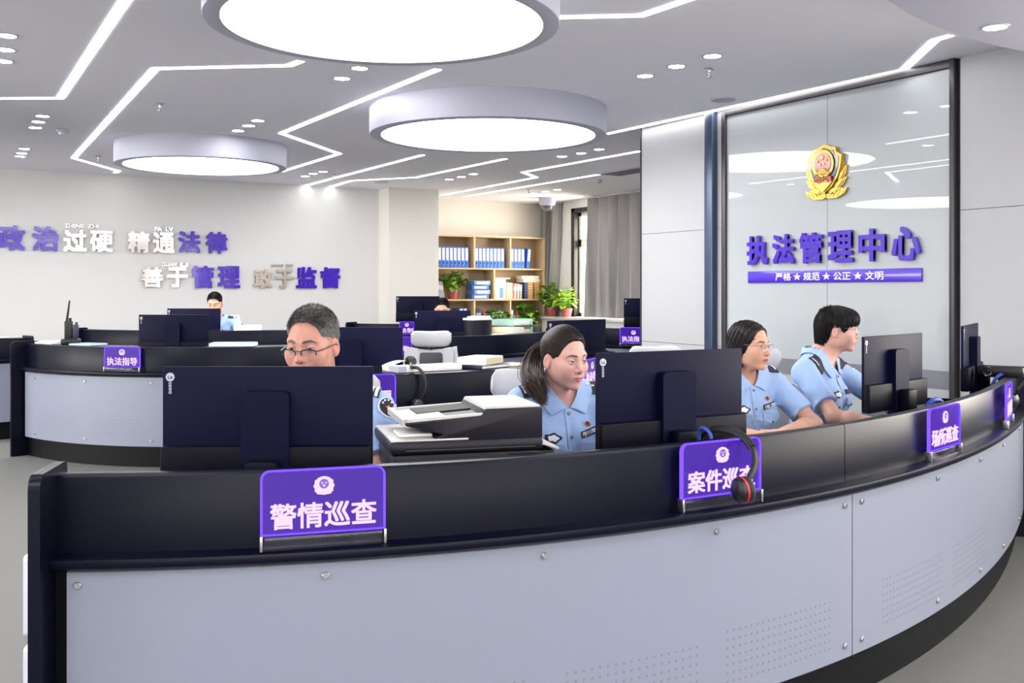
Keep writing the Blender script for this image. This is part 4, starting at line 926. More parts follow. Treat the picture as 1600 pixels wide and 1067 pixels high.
p, r = at_ledge(LEFTD, -128, -.13, zl); slab('paper_pile', 'white papers beside the walkie talkie, lower bundle', 'papers', p, r, .30, .18, .014, M['paper'], group='papers beside the walkie talkie')
slab('paper_pile', 'white and rose papers on the bundle beside the walkie talkie', 'papers', p+Vector((.02, 0, .015)), r+R2(8), .24, .15, .012, pal['grey'], group='papers beside the walkie talkie')
p, r = at_ledge(LEFTD, -114.5, -.13, zl); slab('folder', 'pale blue folder lying next to the walkie talkie', 'folder', p, r, .24, .19, .016, M['binder_light'])
p, r = at_ledge(LEFTD, -78, -.14, zl)
slab('folder', 'large pale blue folder lying on the side desk\'s ledge beside a monitor', 'folder', p, r+R2(-6), .36, .22, .03, M['binder_light'])
def at_px(px, py, z):
    X, Y = unc(px, py, z); return cw(X, Y, z)
D6 = dict(c=(-3.6, 14.0), R=2.75)
p, r = at_ledge(D6, -77.5, -.075, zl); slab('paper_pile', 'white paper pile on the distant ledge by the slogan wall, near the older officer\'s head', 'papers', p, r, .30, .13, .06, M['paper'])
D5 = dict(c=(-6.62, 11.55), R=2.65)
p, r = at_ledge(D5, -50, -.028, zl); slab('paper_pile', 'white slips on the ledge end beside the walkie talkie desk', 'papers', p, r, .2, .05, .012, M['paper'])
p, r = at_ledge(FRONT, -42, -.42, ZT+.031, poly_front); slab('paper_pile', 'white papers on the near desk under the arm of the officer in profile', 'papers', p+Vector((-.2, .05, 0)), r, .40, .28, .012, M['paper'])
p, r = at_ledge(FRONT, -38, -.40, ZT+.031, poly_front)
t = thing('keyboard', 'black keyboard on the near desk before the officer in profile', 'keyboard', p, r); b = new(); bounds(b, -.22, .22, -.07, .07, 0, .018, .005); obj('case', b, M['black'], t)
b = new()
for i in range(14):
    for j in range(5): bounds(b, -.205+i*.0295, -.205+i*.0295+.025, -.058+j*.024, -.058+j*.024+.019, .018, .024)
obj('key_field', b, M['mon_bar'], t)

# ------------------------------------------------------------------ office chairs
def chair_proto():
    t = thing('office_chair', 'x', 'chair', (0, 0, 0), 0, 'grey mesh office chairs with headrests')
    b = new()
    for k in range(5):
        a = 2*math.pi*k/5; tube(b, [(.03*math.cos(a), .03*math.sin(a), .10), (.265*math.cos(a), .265*math.sin(a), .075)], [.028, .018], 8)
    lathe(b, [(0, .06), (.05, .06), (.05, .13), (.028, .14), (.028, .40), (0, .40)], n=20); obj('star_base', b, M['black'], t)
    for k in range(5):
        a = 2*math.pi*k/5; b = new(); lathe(b, [(0, -.02), (.028, -.02), (.03, -.01), (.03, .01), (.028, .02), (0, .02)], (.265*math.cos(a), .265*math.sin(a), .031), 18, mtx=Matrix.Rotation(a, 4, 'Z') @ Matrix.Rotation(R2(90), 4, 'X')); obj('caster', b, M['black_soft'], t)
    b = new(); bounds(b, -.23, .23, -.25, .22, .40, .47, .03); obj('seat', b, M['lumbar'], t)
    # backrest shell: curved sheet
    b = new(); n, m = 16, 14; V = []
    for j in range(m+1):
        v = j/m; z = .50+.47*v; hw = .22*(1-.25*max(0, v-.55)**1.2) if v > .2 else .20+.1*v; row = []
        for i in range(n+1):
            s = -1+2*i/n; row.append(Vector((s*hw, .235+.05*v-.05*(s*s)-.04*math.sin(math.pi*v), z+.03*(abs(s)**2)*v)))
        V.append(row)
    for off, flip in ((0, 0), (.022, 1)):
        g = [[b.verts.new(p+Vector((0, off, 0))) for p in r_] for r_ in V]
        for j in range(m):
            for i in range(n):
                q = (g[j][i], g[j][i+1], g[j+1][i+1], g[j+1][i]); b.faces.new(q[::-1] if flip else q)
        if off == 0: ga = g
        else:
            for j in range(m):
                b.faces.new((ga[j][0], ga[j+1][0], g[j+1][0], g[j][0])); b.faces.new((ga[j][n], g[j][n], g[j+1][n], ga[j+1][n]))
            for i in range(n):
                b.faces.new((ga[0][i], g[0][i], g[0][i+1], ga[0][i+1])); b.faces.new((ga[m][i], ga[m][i+1], g[m][i+1], g[m][i]))
    obj('backrest', b, M['grey_mesh'], t)
    b = new(); bounds(b, -.085, .085, .195, .225, .80, .955, .02); obj('lumbar_pad', b, M['lumbar'], t)
    for s in (-1, 1):
        b = new(); prism(b, [(s*.085, .82), (s*.10, .985), (s*.15, .995), (s*.17, .95), (s*.175, .84), (s*.14, .80)][::s], .20, .228); obj('back_wing', b, M['grey_plastic'], t)
    b = new(); tube(b, spline([(0, .20, .40), (0, .30, .42), (0, .315, .60), (0, .31, .90), (0, .30, 1.02)], 6), .022, 10); obj('spine', b, M['black'], t)
    # headrest: curved roll
    b = new(); n, m = 14, 12; rings = []
    for i in range(n+1):
        s = -1+2*i/n; e = .5+.5*math.sqrt(max(0, 1-abs(s)**6)); cy, cz = .245-.045*(s*s)+.0, 1.055+.012*s*s
        rings.append([b.verts.new((s*.155, cy+.026*e*math.cos(2*math.pi*k/m), cz+.062*e*math.sin(2*math.pi*k/m)-.014*math.cos(2*math.pi*k/m))) for k in range(m)])
    for A, B in zip(rings, rings[1:]):
        for k in range(m): b.faces.new((A[k], A[(k+1) % m], B[(k+1) % m], B[k]))
    b.faces.new(rings[0][::-1]); b.faces.new(rings[-1]); bmesh.ops.recalc_face_normals(b, faces=b.faces[:]); obj('headrest', b, M['grey_mesh'], t, sharp=70)
    for s in (-1, 1):
        b = new(); bounds(b, s*.25-.03, s*.25+.03, -.16, .10, .645, .675, .012); ar = obj('armrest', b, M['grey_plastic'], t)
        b = new(); tube(b, [(s*.22, 0, .43), (s*.255, .0, .45), (s*.25, -.02, .65)], .02, 8); obj('arm_post', b, M['black'], ar)
    return t
CH = chair_proto(); CHU = [0]
def chair(label, X, Y, yaw):
    if not CHU[0]: CHU[0] = 1; r = CH; r.location = cw(X, Y); r.rotation_euler = (0, 0, R2(yaw)+A0); r['label'] = label; return r
    return dup(CH, cw(X, Y), R2(yaw)+A0, label)
chair('empty grey office chair with its headrest before a glowing violet sign', -.60, 7.45, 6)
chair('grey office chair of the ponytail officer', .145, 3.83, 25)
chair('grey office chair of the officer in frameless glasses', 1.055, 4.80, 24)
chair('grey office chair of the officer seen in profile', 1.50, 5.14, 50)
chair('grey office chair of the older officer', -.66, 3.52, -4)
chair('grey office chair of the officer before the slogan wall', -3.52, 12.14, 0)
chair('grey office chair of the officer before the bookcase', -.80, 11.47, 0)
chair('empty grey office chair whose headrest shows over the monitor with the headset sign', .86, 5.42, 15)
# ------------------------------------------------------------------ people: smooth solids blended from rounded forms
def V3(*a): return np.array(a, dtype=np.float32)
def ell(P, c, r):
    q = (P-V3(*c)); r = V3(*r); k0 = np.sqrt(((q/r)**2).sum(-1)); k1 = np.sqrt(((q/(r*r))**2).sum(-1))
    return k0*(k0-1)/np.maximum(k1, 1e-6)
def cone(P, a, b, ra, rb):
    a, b = V3(*a), V3(*b); ab = b-a; h = np.clip(((P-a)@ab)/max(float(ab@ab), 1e-9), 0, 1)
    return np.sqrt(((P-a-h[..., None]*ab)**2).sum(-1))-(ra+(rb-ra)*h)
def smin(a, b, k):
    h = np.clip(.5+.5*(b-a)/k, 0, 1); return b*(1-h)+a*h-k*h*(1-h)
def smax(a, b, k): return -smin(-a, -b, k)
def half(P, c, n):
    n = np.array(n, dtype=np.float32); n = n/np.linalg.norm(n); return (P-V3(*c))@n
def surface(f, lo, hi, h):
    """mesh of the zero level of f between lo and hi on a grid of step h: (verts, quads)"""
    lo = np.array(lo, float); hi = np.array(hi, float); n = np.ceil((hi-lo)/h).astype(int)+1
    ax = [(lo[i]+h*np.arange(n[i])).astype(np.float32) for i in range(3)]
    F = np.empty(n, np.float32)
    st = max(1, int(4e5//(n[1]*n[2])))
    for i in range(0, n[0], st):
        F[i:i+st] = f(np.stack(np.meshgrid(ax[0][i:i+st], ax[1], ax[2], indexing='ij'), -1))
    F[0], F[-1], F[:, 0], F[:, -1], F[:, :, 0], F[:, :, -1] = (np.maximum(q, h*.1) for q in (F[0], F[-1], F[:, 0], F[:, -1], F[:, :, 0], F[:, :, -1]))
    S = F < 0; c8 = [S[i:n[0]-1+i, j:n[1]-1+j, k:n[2]-1+k] for i in (0, 1) for j in (0, 1) for k in (0, 1)]
    cnt = sum(c.astype(np.int8) for c in c8); act = (cnt > 0) & (cnt < 8); I = np.argwhere(act); idx = -np.ones(act.shape, np.int64); idx[act] = np.arange(len(I))
    acc = np.zeros((len(I), 3)); num = np.zeros(len(I)); cor = [(i, j, k) for i in (0, 1) for j in (0, 1) for k in (0, 1)]
    for a in cor:
        for d in range(3):
            if a[d]: continue
            b = list(a); b[d] = 1; fa = F[tuple((I+a).T)]; fb = F[tuple((I+b).T)]; m = (fa < 0) != (fb < 0)
            t = np.where(m, fa/np.where(m, fa-fb, 1), 0); p = np.array(a, float)[None]+np.zeros((len(I), 3)); p[:, d] += t
            acc[m] += p[m]; num += m
    verts = lo+(I+acc/num[:, None])*h
    Q = []
    for d in range(3):
        o1, o2 = [x for x in range(3) if x != d]; sl = [slice(1, n[q]-1) for q in range(3)]; sl[d] = slice(0, n[d]-1); s2 = list(sl); s2[d] = slice(1, n[d])
        A, B = S[tuple(sl)], S[tuple(s2)]; E = np.argwhere(A != B); off = np.ones(3, int); off[d] = 0; E = E+off; fl = S[tuple(E.T)]
        def ix(da, db):
            q = E.copy(); q[:, o1] -= da; q[:, o2] -= db; return idx[tuple(q.T)]
        q = np.stack([ix(1, 1), ix(0, 1), ix(0, 0), ix(1, 0)], 1)
        if d == 1: q = q[:, ::-1]
        q[~fl] = q[~fl][:, ::-1]; Q.append(q)
    return verts, np.concatenate(Q)
def join(parts):
    vs, qs, k = [], [], 0
    for v, q in parts: vs.append(v); qs.append(q+k); k += len(v)
    return np.concatenate(vs), np.concatenate(qs)
def npmesh(name, v, q, mats, parent=None, tone=None, mi=None, loc=(0, 0, 0)):
    me = bpy.data.meshes.new(name); me.vertices.add(len(v)); me.vertices.foreach_set('co', np.asarray(v, np.float32).ravel())
    w = q.shape[1]; me.loops.add(q.size); me.loops.foreach_set('vertex_index', np.asarray(q, np.int32).ravel())
    me.polygons.add(len(q)); me.polygons.foreach_set('loop_start', np.arange(0, q.size, w, dtype=np.int32))
    if mi is not None: me.polygons.foreach_set('material_index', np.asarray(mi, np.int32))
    me.update(calc_edges=True); me.validate()
    if tone is not None:
        a = me.color_attributes.new('tone', 'FLOAT_COLOR', 'POINT'); c = np.ones((len(v), 4), np.float32); c[:, :3] = tone; a.data.foreach_set('color', c.ravel())
    for m in (mats if isinstance(mats, (list, tuple)) else [mats]): me.materials.append(m)
    me.shade_smooth(); o = bpy.data.objects.new(name, me); COL.objects.link(o); o.parent = parent; o.location = loc; return o
def grad(f, P, e=.002):
    g = np.stack([f(P+V3(*(e*np.eye(3)[i])))-f(P-V3(*(e*np.eye(3)[i]))) for i in range(3)], -1)
    return g/np.maximum(np.linalg.norm(g, axis=-1, keepdims=True), 1e-6)
def rotm(yaw, pitch=0.0, roll=0.0):
    """forward is -Y; positive yaw turns the face to image right, positive pitch bows the head"""
    m = Matrix.Rotation(R2(yaw), 3, 'Z') @ Matrix.Rotation(R2(pitch), 3, 'X') @ Matrix.Rotation(R2(roll), 3, 'Y'); return np.array(m, dtype=np.float32)
M['skin'] = attr_mat('skin', .48, sss=.06, spec=.35)
M['hair'] = attr_mat('hair', .48, spec=.24)
M['shirt'] = mat('light_blue_shirt', (148, 175, 216), .8, noise=(9, .03), bump=(55, .003), sheen=.15)
M['navy_cloth'] = mat('navy_cloth', (22, 26, 42), .75, bump=(300, .0004))
M['shoe'] = mat('black_leather', (16, 16, 18), .35)
M['button'] = mat('grey_metal_button', (120, 122, 132), .35, metal=.6)
M['white_thread'] = mat('white_embroidery', (222, 226, 234), .7)
M['orange_thread'] = mat('orange_embroidery', (222, 140, 60), .7)
M['glasses_black'] = mat('black_glasses_frame', (14, 14, 18), .3)
M['glasses_clear'] = mat('pale_metal_glasses_frame', (190, 190, 198), .22, metal=.8)
M['lens'] = None
lm = bpy.data.materials.new('spectacle_lens'); lm.use_nodes = True; nt = lm.node_tree; nt.nodes.remove(nt.nodes['Principled BSDF'])
tb = nt.nodes.new('ShaderNodeBsdfTransparent'); gb = nt.nodes.new('ShaderNodeBsdfGlossy'); gb.inputs['Roughness'].default_value = .02; mx = nt.nodes.new('ShaderNodeMixShader'); mx.inputs[0].default_value = .07; tb.inputs[0].default_value = (.97, .97, .98, 1)
nt.links.new(tb.outputs[0], mx.inputs[1]); nt.links.new(gb.outputs[0], mx.inputs[2]); nt.links.new(mx.outputs[0], nt.nodes['Material Output'].inputs[0]); M['lens'] = lm

EX = .0315                                           # eye centre off the midline
def lids(P, op=1.0):
    """upper and lower lid lines over x (head frame)"""
    s = (P[..., 0]-EX)/.0150; k = np.clip(1-s*s, 0, 1); t = .0012*s
    return .0040*op*k**.7+t, -.0036*op*k**.8+t*.6
def head_sdf(P, q):
    """head frame: eyes at z = 0, face to -Y"""
    P = P.copy(); P[..., 0] = np.abs(P[..., 0]); jw = q.get('jaw', 1.0)
    d = ell(P, (0, .014, .036), (.0735, .095, .080))
    d = smin(d, ell(P, (0, -.018, -.018), (.0635*jw, .068, .068)), .03)
    d = smin(d, ell(P, (0, -.034, -.066), (.050*jw, .047, .046)), .03)
    d = smin(d, ell(P, (0, -.069, -.098), (.021, .017, .016)), .022)
    d = smin(d, ell(P, (.046*jw, .000, -.055), (.012, .03, .028)), .03)
    d = smin(d, ell(P, (.046, -.054, -.020), (.020, .020, .017)), .025)
    rg = q.get('ridge', 0.0); d = smin(d, ell(P, (.036, -.058, -.038), (.023, .020, .025)), .025)
    d = smin(d, cone(P, (.010, -.080-rg, .020), (.046, -.063, .023), .009, .008), .018)
    d = smax(d, -ell(P, (EX, -.1005, .001), (.020, .0155, .0115)), .014)
    d = smin(d, cone(P, (0, -.078, .012), (0, -.0965, -.030), .0068, .0090), .014)
    d = smin(d, ell(P, (0, -.0975, -.0325), (.0105, .0100, .0092)), .009)
    d = smin(d, ell(P, (.0118, -.0885, -.0355), (.0082, .0092, .0072)), .007)
    d = smax(d, -ell(P, (.0060, -.0950, -.0428), (.0034, .0042, .0028)), .0025)
    d = smin(d, ell(P, (0, -.074, -.060), (.027, .0175, .021)), .016)
    d = smin(d, cone(P, (0, -.0895, -.0605), (.023, -.0805, -.0642), .0052, .0026), .005)
    d = smin(d, cone(P, (0, -.0885, -.0698), (.021, -.0803, -.0662), .0066, .0030), .005)
    d = smax(d, -cone(P, (0, -.0955, -.0648), (.023, -.0840, -.0648), .0014, .0010), .0025)
    eye = np.sqrt(((P-V3(EX, -.0715, 0))**2).sum(-1))
    up, lo = lids(P, q.get('open', 1.0)); gap = np.minimum(up-P[..., 2], P[..., 2]-lo)
    d = smin(d, smax(eye-.0150, gap, .0012), .004)
    d = np.minimum(d, eye-.0132)
    if q.get('ears', 1):
        ec = V3(.0745, .014, -.008); p = P-ec; an = R2(12); c, s = math.cos(an), math.sin(an)
        p2 = np.stack([p[..., 0]-.25*p[..., 1], c*p[..., 1]+s*p[..., 2], -s*p[..., 1]+c*p[..., 2]], -1)
        e = ell(p2, (0, 0, 0), (.0075, .0165, .0285)); e = smin(e, ell(p2, (-.002, -.006, -.024), (.006, .008, .009)), .008)
        e = smax(e, -ell(p2, (.008, -.003, .002), (.0050, .0095, .0165)), .004); d = smin(d, e, .006)
    return d
def head_tone(P, q):
    sk = np.array(lin(q['skin']), np.float32); A = np.abs(P[:, 0:1]); Pm = P.copy(); Pm[:, 0] = np.abs(P[:, 0]); x, y, z = Pm[:, 0], P[:, 1], P[:, 2]
    T = np.tile(sk, (len(P), 1))
    def mix(w, c):
        w = np.clip(w, 0, 1)[:, None]; T[:] = T*(1-w)+np.array(c, np.float32)*w
    rosy = sk*np.array([1.03, .80, .78]); front = (y < -.03)
    mix(.5*np.exp(-((x-.042)**2/.00035+(z+.030)**2/.0003))*front, rosy); mix(.5*np.exp(-((x)**2/.0002+(z+.036)**2/.0002))*(y < -.085), rosy)
    mix(.35*np.clip((x-.068)/.006, 0, 1)*np.clip((.045-np.abs(z+.008))/.01, 0, 1), rosy)
    lu = -.0648+.0078*np.clip(1-(x/.0245)**2, 0, 1)**.75-.0016*np.exp(-(x/.004)**2); ll = -.0648-.0105*np.clip(1-(x/.0225)**2, 0, 1)**.8
    mix(np.clip((np.minimum(lu-z, z-ll))/.0014+.2, 0, 1)*(x < .0245)*(y < -.06)*q.get('lipw', .8), lin(q['lip']))
    mix(.75*np.exp(-((z+.0648)/.0011)**2)*(x < .022)*(y < -.07), lin((90, 36, 36)))
    mix(1.0*(((x-.0062)/.0034)**2+((z+.0430)/.0022)**2 < 1)*(y < -.085), lin((70, 34, 30)))
    bz = .0215+.0035*np.sin(np.clip((x-.012)/.036, 0, 1)*math.pi*.62)-.006*np.clip((x-.036)/.014, 0, 1)
    bw = q.get('broww', .0040)*np.clip((x-.010)/.008, 0, 1)**.5*np.clip((.052-x)/.018, 0, 1)**.6
    mix(q.get('brow', .85)*np.clip((bw-np.abs(z-bz))/.0012+.3, 0, 1)*(x > .0105)*(x < .052)*(y < -.03), lin(q['browc']))
    op = q.get('open', 1.0); up, lo = lids(Pm, op); er = np.sqrt(((Pm-V3(EX, -.0715, 0))**2).sum(-1)); ins = (z < up) & (z > lo) & (np.abs(x-EX) < .0150) & (y < -.06)
    mix(ins*1.0, lin((214, 206, 202)))
    gx, gz = q.get('gaze', (0, 0)); X = P[:, 0]; side = np.sign(X); cx = side*EX+gx
    ir = np.sqrt((X-cx)**2+(z-gz)**2); mix(ins*np.clip((.0067-ir)/.001, 0, 1), lin((44, 28, 22))); mix(ins*np.clip((.0028-ir)/.0008, 0, 1), lin((8, 6, 6)))
    lash = np.exp(-((z-up-.0005)/.0016)**2)*(np.abs(x-EX) < .0158)*(y < -.055)*(er < .0185); mix(.95*lash, lin((30, 22, 20)))
    mix(.35*np.exp(-((z-lo+.0003)/.0010)**2)*(np.abs(x-EX) < .0145)*(y < -.055), lin((90, 62, 54)))
    mix(.30*np.exp(-((z-up-.0050)/.0010)**2)*(np.abs(x-EX) < .0145)*(y < -.05), lin((120, 84, 70)))
    return T
def strands(f, roots, flow, steps, ds, r, lift, rnd, base, sides=3, jit=.12, curl=0.0, vary=.45):
    """thin tapering locks that follow flow() over the surface f; one mesh"""
    P = np.array(roots, np.float32); N = len(P); path = [P.copy()]; D = None
    jv = rnd.normal(0, jit, (N, 3)).astype(np.float32); ph = rnd.uniform(0, 6.28, N)
    for s in range(steps):
        d = flow(P, s/steps)+jv; g = grad(f, P); d = d-(d*g).sum(-1, keepdims=True)*g*(1.0 if lift is not None else 0)
        d /= np.maximum(np.linalg.norm(d, axis=-1, keepdims=True), 1e-6)
        P = P+d*ds
        if lift is not None:
            g = grad(f, P); P = P-g*(f(P)-lift)[:, None]*.9
        path.append(P.copy())
    Q = np.stack(path, 1); K = Q.shape[1]; t = np.gradient(Q, axis=1); t /= np.maximum(np.linalg.norm(t, axis=-1, keepdims=True), 1e-6)
    u = np.cross(t, V3(.3, .2, .93)); u /= np.maximum(np.linalg.norm(u, axis=-1, keepdims=True), 1e-6); v = np.cross(t, u)
    w = np.sin(np.linspace(.25, 1, K)*math.pi)**.5 if True else 1; w = np.maximum(w, .08); rr = (r*rnd.uniform(.6, 1.3, N))[:, None]*w[None]
    ring = np.stack([Q+(u*math.cos(2*math.pi*k/sides)+v*math.sin(2*math.pi*k/sides))*rr[..., None] for k in range(sides)], 2)
    vs = ring.reshape(-1, 3); ids = np.arange(N*K*sides).reshape(N, K, sides); q = []
    for k in range(sides):
        k2 = (k+1) % sides; q.append(np.stack([ids[:, :-1, k], ids[:, :-1, k2], ids[:, 1:, k2], ids[:, 1:, k]], -1).reshape(-1, 4))
    tone = np.repeat(np.array(base, np.float32)[None]*np.exp(rnd.normal(0, vary, (N, 1))), K*sides, 0)
    return vs, np.concatenate(q), tone
def tubes_np(paths, r, rnd, base, sides=4, vary=.4):
    Q = np.array(paths, np.float32); N, K, _ = Q.shape; t = np.gradient(Q, axis=1); t /= np.maximum(np.linalg.norm(t, axis=-1, keepdims=True), 1e-6)
    u = np.cross(t, V3(.8, .5, .1)); u /= np.maximum(np.linalg.norm(u, axis=-1, keepdims=True), 1e-6); v = np.cross(t, u)
    w = np.clip(np.minimum(np.linspace(.5, 6, K), np.linspace(4, .1, K)), .1, 1); rr = (r*rnd.uniform(.6, 1.3, N))[:, None]*w[None]
    ring = np.stack([Q+(u*math.cos(2*math.pi*k/sides)+v*math.sin(2*math.pi*k/sides))*rr[..., None] for k in range(sides)], 2)
    ids = np.arange(N*K*sides).reshape(N, K, sides); q = []
    for k in range(sides):
        k2 = (k+1) % sides; q.append(np.stack([ids[:, :-1, k], ids[:, :-1, k2], ids[:, 1:, k2], ids[:, 1:, k]], -1).reshape(-1, 4))
    return ring.reshape(-1, 3), np.concatenate(q), np.repeat(np.array(base, np.float32)[None]*np.exp(rnd.normal(0, vary, (N, 1))), K*sides, 0)

class Person:
    def __init__(s, label, X, Y, yaw, head, hz, hyaw, hpitch, q, male=False, hroll=0, arms=None, sh=.175, zs=None, lean=.03, hres=.0016, full=True):
        """X, Y: hips; head: head centre (between the eyes' height), camera frame; hz its height; yaws in camera frame"""
        s.q = q; s.male = male; s.yaw = yaw; s.org = np.array(cw(X, Y, 0)); s.Rw = np.array(Matrix.Rotation(R2(yaw)+A0, 3, 'Z')); s.rnd = np.random.RandomState(q.get('seed', 1))
        s.hc = s.loc(head[0], head[1], hz); s.HR = rotm(hyaw-yaw, hpitch, hroll); s.k = q.get('size', 1.0)
        s.zs = zs if zs else hz-.165; s.sh = sh; s.ln = lean; zs = s.zs
        s.N = np.array([s.hc[0]*.55, s.hc[1]*.5+.035, zs+.045]); L = s.N[1]-.02
        s.dz = dz = 0.0 if male else .024
        s.S = [np.array([-sh+s.N[0]*.6, L+.01, zs-dz]), np.array([sh+s.N[0]*.6, L+.01, zs-dz])]
        s.arms = []
        for i, a in enumerate(arms): s.arms.append((s.S[i], s.loc(*a[0]), s.loc(*a[1]), np.array(a[2]) if len(a) > 2 else None))
        s.build(label, hres)
    def loc(s, X, Y, Z): return s.Rw.T@(np.array(cw(X, Y, Z))-s.org)
    def H(s, P): return ((P-V3(*s.hc))@s.HR)/s.k            # torso frame -> head frame
    def U(s, P): return (np.asarray(P)*s.k)@s.HR.T+s.hc     # head frame -> torso frame
    def torso(s, P, g=0.0):
        zs, L = s.zs, s.N[1]-.02; m = 1.06 if s.male else .95; f = P.copy(); sl = (P[..., 2]-.5)/(zs-.5); f[..., 1] = P[..., 1]-L*np.clip(sl, 0, 1.1); f[..., 0] = P[..., 0]-s.N[0]*.6*np.clip(sl, 0, 1)
        d = ell(f, (0, .01, .56), (.165*m+g, .125+g, .13))
        d = smin(d, ell(f, (0, .005, .72), (.140*m+g, .110*(1.1 if s.male else 1)+g, .19)), .06)
        d = smin(d, ell(f, (0, .01, zs-.13), (.155*m+g, .105+g, .155+g)), .06)
        a = np.abs(f); b = np.stack([a[..., 0], f[..., 1], f[..., 2]], -1)
        d = smin(d, cone(b, (0, .015, zs-.01), (s.sh-.01, .012, zs-.018-s.dz), .062+g, .047+g), .04)
        d = smin(d, cone(b, (0, .025, zs+.035), (s.sh*.72, .015, zs+.008-s.dz*.6), .050+g, .036+g), .03)
        if not s.male: d = smin(d, ell(b, (.068, -.082, zs-.175), (.060+g, .048+g, .060+g)), .05)
        return d
    def shirt(s, P):
        d = s.torso(P, .012)
        for S, E, W, _ in s.arms:
            Mx = S+(E-S)*.74; sl = cone(P, S, Mx+(E-S)*.15, .056, .060 if not s.male else .066); sl = smax(sl, half(P, Mx, E-S), .004); d = smin(d, sl, .035)
        x, y, z = P[..., 0], P[..., 1], P[..., 2]
        w = .0028*np.sin(38*x+26*z+6*np.sin(17*z+9*y))+.0022*np.sin(55*z-31*x+23*y+4*np.sin(21*x))+.0012*np.sin(90*x+70*y-40*z)
        d = d+w*np.clip((s.zs-.05-z)/.1, .25, 1)
        d = smax(d, half(P, (0, 0, .50), (0, 0, -1)), .01)
        return smax(d, -cone(P, s.N+np.array([0, .01, -.055]), s.N+np.array([0, 0, .06]), .044, .062), .006)
    def project(s, P, f, off):
        P = np.array(P, np.float32)
        for _ in range(14):
            g = grad(f, P, .004); P = P-g*(f(P)-off)[..., None]*.8
        return P
    def front(s, u, v, off):
        """points on the shirt's front: u across, v height, arrays"""
        u, v = np.asarray(u, np.float32), np.asarray(v, np.float32); P = np.stack([u+s.N[0]*.6*np.clip((v-.5)/(s.zs-.5), 0, 1), np.full_like(u, -.30), v], -1)
        for _ in range(40): P[..., 1] += np.maximum(s.shirt(P)-off, -.02)*.7
        return P
    def patch(s, name, G, mats, parent, th=.003):
        """closed thin sheet over a grid of points G (n, m, 3), thickened along the shirt's normal"""
        n, m, _ = G.shape; g = grad(s.shirt, G.reshape(-1, 3).astype(np.float32), .006).reshape(n, m, 3); T = G+g*th; v = np.concatenate([G.reshape(-1, 3), T.reshape(-1, 3)]); k = n*m; q = []
        i = lambda a, b: a*m+b
        for a in range(n-1):
            for b in range(m-1):
                q.append((k+i(a, b), k+i(a+1, b), k+i(a+1, b+1), k+i(a, b+1))); q.append((i(a, b), i(a, b+1), i(a+1, b+1), i(a+1, b)))
        for a in range(n-1): q.append((i(a, 0), i(a+1, 0), k+i(a+1, 0), k+i(a, 0))); q.append((i(a, m-1), k+i(a, m-1), k+i(a+1, m-1), i(a+1, m-1)))
        for b in range(m-1): q.append((i(0, b), k+i(0, b), k+i(0, b+1), i(0, b+1))); q.append((i(n-1, b), i(n-1, b+1), k+i(n-1, b+1), k+i(n-1, b)))
        o = npmesh(name, v, np.array(q), mats, parent); bm = bmesh.new(); bm.from_mesh(o.data); bmesh.ops.recalc_face_normals(bm, faces=bm.faces[:]); bm.to_mesh(o.data); bm.free(); o.data.shade_smooth(); o.data.set_sharp_from_angle(angle=R2(40)); return o
    def rect(s, name, u0, u1, v0, v1, m, parent, off=.001, th=.003, n=6, skew=0.0):
        U_, V_ = np.meshgrid(np.linspace(u0, u1, n), np.linspace(v0, v1, n), indexing='ij'); return s.patch(name, s.front(U_, V_+skew*(U_-u0), off), m, parent, th)
    def text(s, body, u, v, w, m, parent, off=.0055, skew=0.0):
        me = fit_mesh(text_mesh(body, .1, .001, .02), w=w); c = np.array([x.co[:] for x in me.vertices], np.float32)
        G = s.front(u+c[:, 0], v+c[:, 2]+skew*c[:, 0], off); g = grad(s.shirt, G, .006); G = G+g*c[:, 1:2]*-1
        for x, p in zip(me.vertices, G): x.co = p
        return obj('badge_text', me, m, parent, smooth=False)
    def hand(s, W, E, curl, left):
        """palm, four fingers and a thumb; flat to relaxed, laid along the forearm"""
        d = (W-E)/np.linalg.norm(W-E); fw = s.arms[left][3] if s.arms[left][3] is not None else d; fw = s.Rw.T@np.array(cw(*fw)) if s.arms[left][3] is not None else d
        fw = fw/np.linalg.norm(fw); up = np.array([0, 0, 1.0]); sd = np.cross(fw, up); sd /= np.linalg.norm(sd); up = np.cross(sd, fw); tin = sd if not left else -sd; hs = .93 if not s.male else 1.05
        pt = lambda a, b, c: W+(fw*a+tin*b+up*c)*hs
        fs = []
        for k, (b, ln) in enumerate(((.028, .066), (.010, .074), (-.009, .069), (-.027, .054))):
            a0 = pt(.078-.004*abs(k-1), b, .002); a1 = pt(.078+ln*.48, b*1.08, .006); a2 = pt(.078+ln*.78, b*1.1, -.010); a3 = pt(.078+ln, b*1.1, -.024)
            fs.append([(pt(.05, b*.9, 0), a0, .0105, .0092), (a0, a1, .0092, .0082), (a1, a2, .0082, .0074), (a2, a3, .0074, .0064)])
        th = [(pt(.012, .022, -.004), pt(.045, .046, -.010), .0125, .0105), (pt(.045, .046, -.010), pt(.080, .050, -.016), .0105, .0080)]
        def f(P):
            Q = P-V3(*(W+fw*.045*hs)); Ql = np.stack([Q@V3(*fw), Q@V3(*tin), Q@V3(*up)], -1); d_ = ell(Ql, (0, 0, 0), (.055*hs, .041*hs, .0155*hs))
            for ch in fs:
                fd = None
                for a, b, r0, r1 in ch:
                    c_ = cone(P, a, b, r0*hs, r1*hs); fd = c_ if fd is None else smin(fd, c_, .003)
                d_ = smin(d_, fd, .004)
            for a, b, r0, r1 in th: d_ = smin(d_, cone(P, a, b, r0*hs, r1*hs), .007)
            return d_
        return f, W+fw*.08
